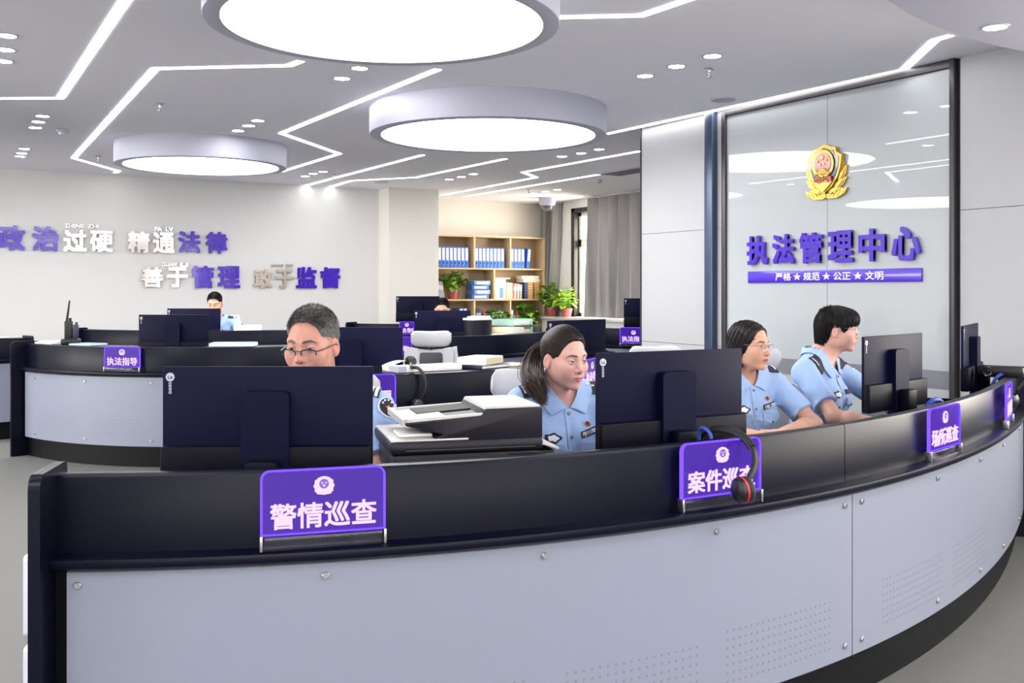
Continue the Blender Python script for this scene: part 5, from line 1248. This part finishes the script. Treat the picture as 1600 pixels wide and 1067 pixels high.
    def build(s, label, hres):
        q = s.q; sk = lin(q['skin']); parts = []; tones = []
        N, hc = s.N, s.hc; nb = s.U((0, .030, -.075)); nr = .054 if s.male else .046
        def headf(P):
            d = head_sdf(s.H(P), q)*s.k
            nk = cone(P, s.U((0, .028, -.03)), N+np.array([0, .02, -.02]), nr, nr*1.02); nk = smin(nk, cone(P, s.U((0, -.012, -.085)), N+np.array([0, -.03, -.05]), nr*.55, nr*.7), .03)
            d = smin(d, nk, .022); return smin(d, np.maximum(s.torso(P, .003), half(P, (0, 0, s.zs-.10), (0, 0, -1))), .03)
        r = .16; lo = np.minimum(hc-[.12, .15, .10], N-[.125, .12, .16]); hi = np.maximum(hc+[.12, .15, .15], N+[.125, .12, .03])
        hv = surface(headf, lo, hi, hres*1.0); parts.append(hv); tn = head_tone(s.H(hv[0].astype(np.float32)), q)
        hz_ = s.H(hv[0].astype(np.float32)); under = np.clip((-.118-hz_[:, 2])/.01, 0, 1)[:, None]; tn = tn*(1-under)+np.array(sk)*under; tones.append(tn)
        # torso, legs and arms under the clothes
        def bodyf(P):
            d = s.torso(P, -.004)
            for sg in (-1, 1):
                d = smin(d, cone(P, (sg*.09, .0, .54), (sg*.11, -.42, .52), .078, .058), .03); d = smin(d, cone(P, (sg*.11, -.42, .52), (sg*.12, -.36, .10), .056, .040), .02); d = smin(d, ell(P, (sg*.12, -.41, .05), (.042, .12, .042)), .02)
            return d
        bv = surface(bodyf, (-.3, -.62, .0), (.3, .2, s.zs+.06), .012); parts.append(bv); tones.append(np.tile(sk, (len(bv[0]), 1)))
        for i, (S, E, W, _) in enumerate(s.arms):
            hf, tip = s.hand(W, E, 0, i); mr = 1.12 if s.male else 1.0
            def armf(P):
                d = smin(cone(P, S, E, .046*mr, .038*mr), cone(P, E, E+(W-E)*.35, .037*mr, .040*mr), .02); d = smin(d, cone(P, E+(W-E)*.35, W, .040*mr, .0255*mr), .02); return smin(d, hf(P), .012)
            pts = np.array([S, E, W, tip, tip+(tip-W)*.9]); av = surface(armf, pts.min(0)-.07, pts.max(0)+.07, .0032); parts.append(av); tones.append(np.tile(sk, (len(av[0]), 1)))
        v, qd = join(parts)
        o = npmesh('person', v, qd, M['skin'], None, np.concatenate(tones)); o.location = Vector(s.org); o.rotation_euler = (0, 0, R2(s.yaw)+A0); tag(o, label, 'person'); s.o = o
        # trousers and shoes
        def trf(P):
            d = ell(P, (0, .01, .555), (.178, .135, .085))
            for sg in (-1, 1):
                d = smin(d, cone(P, (sg*.09, .0, .54), (sg*.11, -.42, .525), .092, .072), .03); d = smin(d, cone(P, (sg*.11, -.42, .525), (sg*.12, -.36, .09), .070, .062), .02)
            return d
        tv = surface(trf, (-.3, -.55, .03), (.3, .2, .68), .012); npmesh('trousers', *tv, M['navy_cloth'], o)
        for sg in (-1, 1):
            sv = surface(lambda P: smax(ell(P, (sg*.12, -.42, .045), (.050, .135, .055)), half(P, (0, 0, .003), (0, 0, -1)), .004), (sg*.12-.07, -.6, 0), (sg*.12+.07, -.25, .12), .008); npmesh('shoe', *sv, M['shoe'], o)
        # shirt with an open V at the throat
        zv = s.zv = s.zs-.035; lo = np.array([-.34, -.34, .48]); hi = np.array([.34, .24, s.zs+.14])
        for S, E, W, _ in s.arms: lo = np.minimum(lo, E-.09); hi = np.maximum(hi, E+.09)
        sv, sq = surface(s.shirt, lo, hi, .0045); cen = sv[sq].mean(1); xx = cen[:, 0]-N[0]; keep = ~(((np.abs(xx) < np.clip((cen[:, 2]-zv)*1.15+.009, 0, .064)) & (cen[:, 1] < N[1]+.03) & (cen[:, 2] > zv)) | (np.hypot(xx, cen[:, 1]-N[1]-.005) < .062) & (cen[:, 2] > s.zs+.01))
        s.sh_o = sh = npmesh('shirt', sv, sq[keep], M['shirt'], o)
        s.collar(sh)
        # placket, buttons, pockets
        s.rect('placket', -.016, .016, .54, zv, M['shirt'], sh, .0015, .0018, 14)
        for k in range(4):
            z = zv-.02-.085*k; p = s.front([0.0], [z], .004)[0]; g = grad(s.shirt, p[None].astype(np.float32), .006)[0]
            b = new(); lathe(b, [(0, .003), (.0055, .003), (.0062, .001), (.0062, -.002)], tuple(p), 14, mtx=Vector((0, 0, 1)).rotation_difference(Vector(g)).to_matrix().to_4x4()); obj('button', b, M['button'], sh)
        for sg in (-1, 1):
            c = sg*.078; s.rect('pocket', c-.045, c+.045, s.zs-.27, s.zs-.165, M['shirt'], sh, .0005, .002, 7); 
            U_ = np.linspace(c-.047, c+.047, 9); top = np.full(9, s.zs-.16); bot = s.zs-.192-.018*(1-np.abs(U_-c)/.047)
            G = np.stack([s.front(U_, bot+(top-bot)*t, .003) for t in (0, .5, 1)], 1); s.patch('pocket_flap', G, M['shirt'], sh, .002)
            p = s.front([c], [s.zs-.200], .006)[0]; b = new(); lathe(b, [(0, .0025), (.005, .0025), (.0055, -.002)], tuple(p), 12, mtx=Matrix.Rotation(R2(90), 4, 'X')); obj('button', b, M['button'], sh)
        # chest badges
        zb = s.zs-.132; sw = q.get('skew', .0)
        bd = s.rect('name_badge', .032, .108, zb-.011, zb+.011, M['navy_cloth'], sh, .004, .003, 7, sw); 
        if q.get('number'): s.text(q['number'], .070, zb+sw*.038, .064, M['white_thread'], bd, .0085, sw)
        a = np.linspace(0, 2*math.pi, 25); ss = []
        for nm, k_, m_, of in (('chest_emblem', .88, 'navy_cloth', .004), ('emblem_centre', .56, 'white_thread', .0075)):
            G = np.stack([s.front(-.079+.036*k_*rr*np.cos(a)*(1+.12*np.cos(3*a)), zb-.006+.019*k_*rr*np.sin(a)*(1+.18*np.cos(5*a)), of) for rr in (.02, .5, 1)], 0); ss.append(s.patch(nm, G, M[m_], sh if nm == 'chest_emblem' else ss[0], .002))
        if q.get('pin', 1):
            p0 = s.front([.070], [zb+.036], .003)[0]; b = new(); lathe(b, [(0, .003), (.009, .003), (.011, .001), (.011, -.002)], tuple(p0), 16, mi=0, mtx=Matrix.Rotation(R2(90), 4, 'X')); lathe(b, [(0, .0045), (.006, .004), (.006, .0)], tuple(p0+np.array([-.004, 0, .005])), 12, mi=1, mtx=Matrix.Rotation(R2(90), 4, 'X')); obj('lapel_pin', b, [M['gold'], M['badge_red']], sh)
        # epaulettes on the shoulders and a patch on the outer sleeve
        for i, (S, E, W, _) in enumerate(s.arms):
            sg = -1 if i == 0 else 1; t = np.linspace(0, 1, 12); wv = np.linspace(-.5, .5, 6); G = np.zeros((12, 6, 3), np.float32)
            for a_ in range(12):
                u = t[a_]; base = np.array([N[0]*.9+sg*(.062+u*(s.sh-.052)), N[1]+q.get('ep', -.034), s.zs+.10]); w_ = .056*(1-.25*(1-u)); 
                if u < .12: w_ *= .55+.45*u/.12
                for b_ in range(6): G[a_, b_] = base+np.array([0, wv[b_]*w_, 0])
            P = G.reshape(-1, 3)
            for _ in range(30): P[:, 2] -= np.maximum(s.shirt(P)-.003, -.02)*.7
            ep = s.patch('epaulette', P.reshape(12, 6, 3), M['navy_cloth'], sh, .004)
            marks = ((.80, .86), (.90, .96)) if s.male else ((.86, .92),)
            for m0, m1 in marks:
                A_ = P.reshape(12, 6, 3); i0 = m0*11; rows = []
                for f_ in (m0*11, m1*11):
                    j = min(int(f_), 10); fr = f_-j; rows.append(A_[j]*(1-fr)+A_[j+1]*fr)
                G2 = np.stack(rows, 0); G2 = G2+grad(s.shirt, G2.reshape(-1, 3), .006).reshape(G2.shape)*.0042; s.patch('rank_bar', G2[:, 1:-1] if not s.male else G2, M['white_thread'], ep, .0015)
            for m0 in q.get('pips', (.45, .65)):
                j = int(m0*11); c_ = P.reshape(12, 6, 3)[j].mean(0); c_ = c_+grad(s.shirt, c_[None].astype(np.float32), .006)[0]*.008; b = new(); lathe(b, [(0, .003), (.007, .0015), (.008, -.003)], tuple(c_), 5); obj('rank_pip', b, M['white_thread'], ep)
            if i == 0: continue
            Mx = S+(E-S)*q.get('patcht', .36); ax = (E-S)/np.linalg.norm(E-S); outv = np.array([sg*1.0, -q.get('patchf', .35), .1]); outv = outv-ax*(outv@ax); outv /= np.linalg.norm(outv); sid = np.cross(ax, outv)
            def sl(k_, of):
                g_ = []
                for rr in (.02, .5, 1):
                    row = [Mx+outv*.09+sid*(.034*k_*rr*math.cos(x_))-ax*(.042*k_*rr*math.sin(x_)*(1 if math.sin(x_) > 0 else 1.1)) for x_ in a]; g_.append(row)
                G_ = np.array(g_, np.float32); P_ = G_.reshape(-1, 3)
                for _ in range(30): P_ -= outv*np.maximum(s.shirt(P_.astype(np.float32))-of, -.02)[:, None]*.7
                return P_.reshape(G_.shape)
            pt = s.patch('sleeve_patch', sl(1, .003), M['white_thread'], sh, .0015); s.patch('patch_field', sl(.88, .006), M['navy_cloth'], pt, .0012)
            gA = sl(.80, .0085); 
            stp = [0 if k % 2 else 1 for k in range(25)]
            c_ = gA[0].mean(0); star_p = []
            for k in range(11): 
                rr = .014 if k % 2 == 0 else .006; x_ = k*math.pi/5; star_p.append(c_+sid*rr*math.sin(x_)-ax*rr*math.cos(x_)-ax*-.006)
            G_ = np.array([[c_+ax*.006]*11, star_p], np.float32); s.patch('patch_star', G_, M['orange_thread'], pt, .0012)
            for k, x_ in enumerate(np.linspace(.35, math.pi-.35, 5)):
                c2 = c_+sid*.023*math.cos(x_)-ax*.029*math.sin(x_); b = new(); box(b, tuple(c2), (.006, .006, .006), .001); obj('patch_mark', b, M['white_thread'], pt)
        getattr(s, 'hair_'+q['hair'])(); 
        if q.get('glasses'): s.glasses(q['glasses'])
    def collar(s, sh):
        N, zs, zv = s.N, s.zs, s.zv; X, Y = N[0], N[1]; lean = N[0]*.6
        F = lambda u, v, o=.004: s.front([u], [v], o)[0]
        for sg in (-1, 1):
            fold = [(X, Y+.070, zs+.092), (X+sg*.046, Y+.054, zs+.086), (X+sg*.066, Y+.008, zs+.070), (X+sg*.058, Y-.036, zs+.040), tuple(F(sg*.036, zs+.004)), tuple(F(sg*.005, zv))]
            outr = [(X, Y+.092, zs+.050), (X+sg*.062, Y+.078, zs+.046), (X+sg*.108, Y+.018, zs+.046), (X+sg*.118, Y-.035, zs+.022), tuple(F(sg*.100, zs-.012)), tuple(F(sg*.068, zv-.026))]
            A = np.array([p[:] for p in spline(fold, 7)], np.float32); B = np.array([p[:] for p in spline(outr, 7)], np.float32); n = len(A); tt = np.linspace(0, 1, 7)
            G = A[:, None]*(1-tt[None, :, None])+B[:, None]*tt[None, :, None]; G[..., 2] += (.010*np.sin(math.pi*np.minimum(tt*1.3, 1)))[None]*np.linspace(1, .2, n)[:, None]
            P = G.reshape(-1, 3)
            for _ in range(3):
                d = s.shirt(P); g = grad(s.shirt, P, .006); m = d < .006; P[m] += (g*(.006-d)[:, None])[m]
            far = np.tile(tt, n); d = s.shirt(P); g = grad(s.shirt, P, .006); P -= g*(np.clip(d-.009, 0, None)*far**3*.9)[:, None]
            s.patch('collar', P.reshape(n, 7, 3), M['shirt'], sh, .0028)
            G = np.stack([A, A*np.array([1, 1, 1])+np.array([0, 0, -.034])+(np.array([X, Y, 0])-A)*np.array([.06, .06, 0])], 1)[:int(n*.8)]; s.patch('collar_stand', G.astype(np.float32), M['shirt'], sh, .002)
    # ---------------- glasses
    def glasses(s, kind):
        blk = kind == 'black'; m = M['glasses_black'] if blk else M['glasses_clear']; r = .0014 if blk else .0010; b = new(); lens = new(); U = lambda *p: tuple(s.U(np.array(p)))
        y0 = -.102; zc = -.012 if blk else -.004
        for sg in (-1, 1):
            w, h = (.0240, .0125) if blk else ((.0235, .0150) if kind == 'slim' else (.0255, .0215)); ring = []
            for k in range(28):
                a_ = 2*math.pi*k/28; e = 3.2; cx = abs(math.cos(a_))**(2/e)*math.copysign(1, math.cos(a_)); cz = abs(math.sin(a_))**(2/e)*math.copysign(1, math.sin(a_)); x = .034+w*cx; ring.append(U(sg*x, y0+.25*max(0, x-.02)**1.3*2.2, zc+h*cz))
            if blk: tube(b, [ring[k] for k in range(-1, 16)], [r*1.5]*17, 6)
            elif kind == 'slim': tube(b, ring, .0006, 5, closed=True)
            else: tube(b, ring, r*1.1, 6, closed=True)
            vs = [lens.verts.new(p) for p in ring]; lens.faces.new(vs)
            xe = .034+w; ye = y0+.25*max(0, xe-.02)**1.3*2.2; hz = zc+h*.55
            tube(b, spline([U(sg*xe, ye, hz), U(sg*(xe+.008), ye+.006, hz+.001), U(sg*.0745, -.045, hz+.003), U(sg*.0785, -.005, hz+.006), U(sg*.080, .018, hz+.002), U(sg*.079, .034, hz-.02)], 5), r*1.1, 6)
            tube(b, [U(sg*.010, y0+.002, zc+.003), U(sg*.0085, y0+.012, zc-.004)], .0008, 5)
        tube(b, spline([U(-.0105, y0+.001, zc+.006), U(0, y0-.002, zc+.008), U(.0105, y0+.001, zc+.006)], 4), r, 6)
        g = obj('glasses', b, m, s.o); obj('lens', lens, M['lens'], g, smooth=False)
    # ---------------- hair
    def hairmesh(s, f, lo, hi, h, base, extra=(), vary=.12):
        v, qd = surface(f, lo, hi, h); tone = np.array(base, np.float32)[None]*np.exp(s.rnd.normal(0, vary, (len(v), 1))); V_, Q_, T_ = [v], [qd], [tone]; k = len(v)
        for a, b_, c in extra: V_.append(a); Q_.append(b_+k); T_.append(c); k += len(a)
        v = s.U(np.concatenate(V_)); return npmesh('hair', v, np.concatenate(Q_), M['hair'], s.o, np.concatenate(T_))
    def roots(s, f, n, box_lo, box_hi, cond):
        P = s.rnd.uniform(box_lo, box_hi, (n*8, 3)).astype(np.float32)
        for _ in range(8): P = P-grad(f, P)*f(P)[:, None]
        P = P[(np.abs(f(P)) < .002) & cond(P)]; return P[:n]
    def line(s, P, pts):
        ys, zs = zip(*pts); return P[..., 2]-np.interp(P[..., 1], ys, zs)
    def hair_short(s):
        hl = s.q.get('hairline', .072)
        ln = [(-.11, hl+.008), (-.078, hl+.004), (-.066, hl), (-.058, hl-.014), (-.050, .042), (-.040, .012), (-.032, -.012), (-.020, -.014), (-.012, .014), (.0, .026), (.025, .028), (.036, .0), (.045, -.035), (.07, -.06), (.12, -.055)]
        def f(P):
            A = P.copy(); A[..., 0] = np.abs(A[..., 0]); d = ell(A, (0, .015, .036), (.0748, .0965, .0805)); top = ell(A, (0, .004, .056), (.066, .088, .072)); d = smin(d, top, .014)
            return smax(d, -(s.line(A, ln)+.003*np.sin(A[..., 0]*210+1)-.10*np.clip(A[..., 0]-.03, 0, 1)*(A[..., 1] < -.06)), .004)
        base = np.array(lin(s.q['hairc'])); side = lambda P: np.clip((.075-P[:, 2])/.03, 0, 1)[:, None]
        rt = s.roots(f, 7000, (-.09, -.1, -.05), (.09, .12, .14), lambda P: s.line(P, ln) > .001); g0 = grad(f, rt); sd = side(rt)
        flow = lambda P, t: g0*(.42*(1-sd)+.05)+np.array([.45, -.55, -.05], np.float32)*(1-sd)*(.6+.6*t)+np.array([0, .25, -.9], np.float32)*sd
        st = strands(f, rt, flow, 4, .0027, .00070, None, s.rnd, base, jit=.16, vary=.35); N_ = len(rt); T = st[2].reshape(N_, -1, 3)
        pg = s.q.get('grey', .3)*(1+1.2*sd[:, 0]); grey = s.rnd.rand(N_) < pg; T[grey] = np.array(lin((150, 148, 148)))*s.rnd.uniform(.5, 1.1, (grey.sum(), 1, 1))
        o = s.hairmesh(f, (-.1, -.11, -.08), (.1, .13, .15), .0018, base, [(st[0], st[1], T.reshape(-1, 3))])
    def hair_tail(s):
        ln = [(-.11, .090), (-.076, .088), (-.066, .081), (-.058, .062), (-.050, .042), (-.042, .020), (-.034, .000), (-.026, -.010), (-.014, -.004), (-.004, .016), (.02, .020), (.032, .006), (.045, -.03), (.07, -.055), (.12, -.05)]
        node = V3(0, .104, .058)
        def cap(A): 
            d = ell(A, (0, .016, .038), (.079, .099, .086)); return smin(d, ell(A, (0, .0, .072), (.052, .06, .052)), .03)
        def f(P):
            A = P.copy(); A[..., 0] = np.abs(A[..., 0]); return smax(cap(A), -s.line(A, ln), .006)
        base = lin(s.q['hairc']); rt = s.roots(f, 2600, (-.09, -.1, -.05), (.09, .12, .14), lambda P: np.ones(len(P), bool))
        flow = lambda P, t: (node-P)/np.maximum(np.linalg.norm(node-P, axis=-1, keepdims=True), .01)+V3(0, 0, .12)
        ex = [strands(f, rt, flow, 12, .008, .0013, .0006, s.rnd, base, jit=.05, vary=.35)]
        # hair tie and the tail falling over the shoulder
        paths = []; brown = np.array(lin((50, 36, 30)))
        key = [s.H(s.loc(*p)[None].astype(np.float32))[0] for p in s.q['tail']]; key = np.array([node]+list(key)); wid = [.012, .022, .032, .034, .028, .014]; C = np.array([p[:] for p in spline([Vector(k_.tolist()) for k_ in key], 6)])
        W_ = np.interp(np.linspace(0, 1, len(C)), np.linspace(0, 1, len(wid)), wid)
        for i in range(900):
            a, b_, c = np.clip(s.rnd.normal(0, .6, 3), -1.3, 1.3); ph = s.rnd.uniform(0, 6.28); tt = np.linspace(0, 1, len(C)); wave = .006*np.sin(tt*13+ph)*tt; lag = s.rnd.uniform(.82, 1.04); paths.append(node+(C-node)*lag+np.stack([W_*a+wave, W_*b_*.8, W_*c*.35+wave*.4], -1))
        ex.append(tubes_np(paths, .0015, s.rnd, brown, 4, .45))
        o = s.hairmesh(f, (-.1, -.11, -.08), (.1, .13, .16), .002, base, ex); b = new(); mt = np.array(node); 
        tube(b, [tuple(s.U(mt+np.array([.016*math.cos(k*.5236), .004, .016*math.sin(k*.5236)]))) for k in range(12)], .0045*s.k, 8, closed=True); obj('hair_tie', b, M['black_soft'], o)
    def hair_tied(s):
        ln = [(-.11, .092), (-.076, .088), (-.066, .080), (-.058, .056), (-.050, .026), (-.040, -.006), (-.028, -.026), (-.012, -.034), (.0, -.045), (.012, -.08), (.022, -.105), (.035, -.13), (.055, -.15), (.12, -.16)]
        part = V3(.018, -.03, .12)
        def f(P):
            A = P.copy(); A[..., 0] = np.abs(A[..., 0]); d = ell(A, (0, .018, .036), (.083, .102, .087)); d = smin(d, ell(A, (.052, .032, -.022), (.036, .050, .060)), .03); d = smin(d, ell(A, (0, .082, -.07), (.052, .038, .075)), .03)
            d = smin(d, ell(A, (.050, .048, -.085), (.030, .034, .068)), .025)
            g = .0016*np.sin(A[..., 1]*260+A[..., 2]*90)+.0012*np.sin(A[..., 1]*420-A[..., 2]*150+2)
            return smax(d+g, -s.line(A, ln), .006)
        base = lin(s.q['hairc']); rt = s.roots(f, 2600, (-.1, -.1, -.1), (.1, .13, .14), lambda P: np.ones(len(P), bool))
        def flow(P, t):
            d = np.stack([np.sign(P[:, 0]-.012)*np.clip(P[:, 2]*8, 0, 1), .35+P[:, 1]*4, -.9-0*P[:, 0]], -1); return d
        ex = [strands(f, rt, flow, 12, .008, .0014, .0006, s.rnd, base, jit=.06, vary=.35)]
        s.hairmesh(f, (-.11, -.11, -.18), (.11, .14, .16), .0022, base, ex)
    def hair_bowl(s):
        ln = [(-.13, .030), (-.09, .030), (-.075, .026), (-.058, .022), (-.048, .004), (-.042, -.022), (-.034, -.030), (-.026, -.004), (-.016, .016), (-.004, .024), (.018, .024), (.030, .006), (.040, -.045), (.050, -.09), (.066, -.150), (.13, -.180)]
        cr = V3(.0, .045, .125)
        def f(P):
            A = P.copy(); A[..., 0] = np.abs(A[..., 0]); d = ell(A, (0, .010, .042), (.087, .107, .087)); d = smin(d, ell(A, (0, .070, -.02), (.066, .048, .075)), .04); d = smin(d, ell(A, (0, .080, -.105), (.052, .030, .080)), .03); d = smin(d, ell(A, (0, -.062, .062), (.062, .044, .044)), .03)
            th = np.arctan2(A[..., 0], -(A[..., 1]-.04)); g = .0022*np.sin(th*46)+.0015*np.sin(th*83+1)
            d = d+g*np.clip((.12-A[..., 2])/.05, 0, 1); inner = ell(A, (0, .012, .030), (.0715, .095, .086))
            return smax(d, -(s.line(A, ln)+.006*np.sin(th*29)), .004)
        base = lin(s.q['hairc']); rt = s.roots(f, 3000, (-.1, -.11, -.1), (.1, .13, .14), lambda P: np.ones(len(P), bool))
        def flow(P, t):
            d = P-cr; d[:, 2] = -.35-np.clip((.10-P[:, 2])*9, 0, 1.2); d[:, :2] *= 6; return d
        ex = [strands(f, rt, flow, 10, .007, .0014, .0008, s.rnd, base, jit=.10, vary=.35)]
        r2 = s.roots(f, 260, (-.05, .03, .10), (.05, .11, .14), lambda P: np.ones(len(P), bool)); g2 = grad(f, r2); ex.append(strands(f, r2, lambda P, t: g2*.35+(P-cr)*5+V3(0, .5, -.3), 4, .004, .0008, None, s.rnd, base, jit=.35))
        r3 = s.roots(f, 420, (-.06, .05, -.185), (.06, .13, -.13), lambda P: P[:, 2] < -.135); ex.append(strands(f, r3, lambda P, t: V3(0, .5, -.9)+0*P, 5, .006, .0012, None, s.rnd, base, jit=.25))
        s.hairmesh(f, (-.11, -.13, -.20), (.11, .15, .16), .0022, base, ex)
SK1, SK2, SK3 = (184, 134, 116), (203, 157, 144), (200, 153, 130)
ZTa = ZT+.03
Person('ponytail officer in light blue shirt looking at the monitor with the headset sign', .165, 3.76, 21, (.193, 3.66), 1.186, 37, 6,
       dict(skin=SK2, lip=(178, 78, 84), lipw=.8, browc=(46, 34, 32), brow=.92, hair='tail', hairc=(38, 30, 29), number='FJ111509', skew=.25, open=.85, gaze=(.002, -.001), seed=3, size=.94, jaw=.95, ep=-.046,
            tail=[(.092, 3.79, 1.205), (.072, 3.74, 1.15), (.068, 3.64, 1.115), (.080, 3.56, 1.085), (.112, 3.53, 1.035)]), sh=.150, zs=1.042,
       arms=[((-.03, 3.46, .85), (.12, 3.28, .80)), ((.43, 3.62, .84), (.36, 3.36, .80))])
Person('officer in frameless glasses with folded arms on the near desk', 1.065, 4.72, 22, (1.10, 4.60), 1.180, 42, 1,
       dict(skin=SK3, lip=(172, 74, 78), lipw=.8, browc=(46, 34, 32), brow=.92, hair='tied', hairc=(32, 28, 27), number='101.320', skew=.18, open=1.05, gaze=(.002, .0005), seed=5, glasses='slim', pips=(.4, .62), jaw=1.0, size=.95), sh=.172, zs=1.03,
       arms=[((.895, 4.36, .812), (1.08, 4.24, .806), (.9, -.1)), ((1.395, 4.60, .815), (1.20, 4.38, .812), (-.9, -.25))])
Person('officer with bowl cut and round glasses seen in profile', 1.53, 5.08, 50, (1.675, 5.12), 1.233, 72, 2,
       dict(skin=(206, 160, 142), lip=(184, 92, 90), lipw=.7, browc=(46, 38, 36), brow=.7, hair='bowl', hairc=(20, 18, 20), number=None, open=.95, seed=8, glasses='round', pips=(), pin=0, ep=-.055, jaw=.98, size=.96), sh=.172, zs=1.055,
       arms=[((1.535, 4.74, .830), (1.72, 4.62, .810), (.9, -.1)), ((1.95, 5.22, .85), (1.98, 4.98, .81), (.4, -.9))])
Person('older officer in black half rim glasses with short greying hair behind the widest monitor', -.66, 3.44, -4, (-.645, 3.22), 1.262, -15, 7,
       dict(skin=SK1, lip=(176, 104, 96), lipw=.6, browc=(58, 46, 44), brow=.95, broww=.0046, hair='short', hairc=(80, 78, 78), grey=.50, hairline=.086, patchf=1.3, patcht=.16, ep=-.035, number=None, open=.62, gaze=(0, -.001), seed=11, glasses='black', jaw=1.0, pips=(), size=1.0, ridge=.003), male=True, sh=.205, zs=1.045,
       arms=[((-.93, 3.10, .84), (-.80, 2.98, .80)), ((-.405, 3.12, .835), (-.62, 3.00, .80))])
Person('officer half hidden behind two monitors by the slogan wall', -3.52, 12.06, 0, (-3.56, 11.92), 1.265, 4, 12,
       dict(skin=(206, 162, 134), lip=(176, 104, 96), lipw=.6, browc=(40, 34, 32), hair='short', hairc=(24, 22, 22), grey=.03, number=None, open=.6, seed=13, jaw=1.06, size=1.13, pips=()), male=True, sh=.215, zs=1.05, hres=.003,
       arms=[((-3.80, 11.80, .84), (-3.68, 11.64, .80)), ((-3.22, 11.80, .84), (-3.38, 11.64, .80))])
Person('officer before the bookcase whose hair shows over a monitor', -.80, 11.38, 0, (-.79, 11.25), 1.205, 0, 10,
       dict(skin=(206, 162, 134), lip=(176, 104, 96), lipw=.6, browc=(40, 34, 32), hair='short', hairc=(24, 22, 22), grey=.03, number=None, open=.8, seed=17, jaw=1.06, size=1.08, pips=()), male=True, sh=.21, zs=1.03, hres=.003,
       arms=[((-1.05, 11.1, .84), (-.95, 10.95, .80)), ((-.52, 11.1, .84), (-.65, 10.95, .80))])
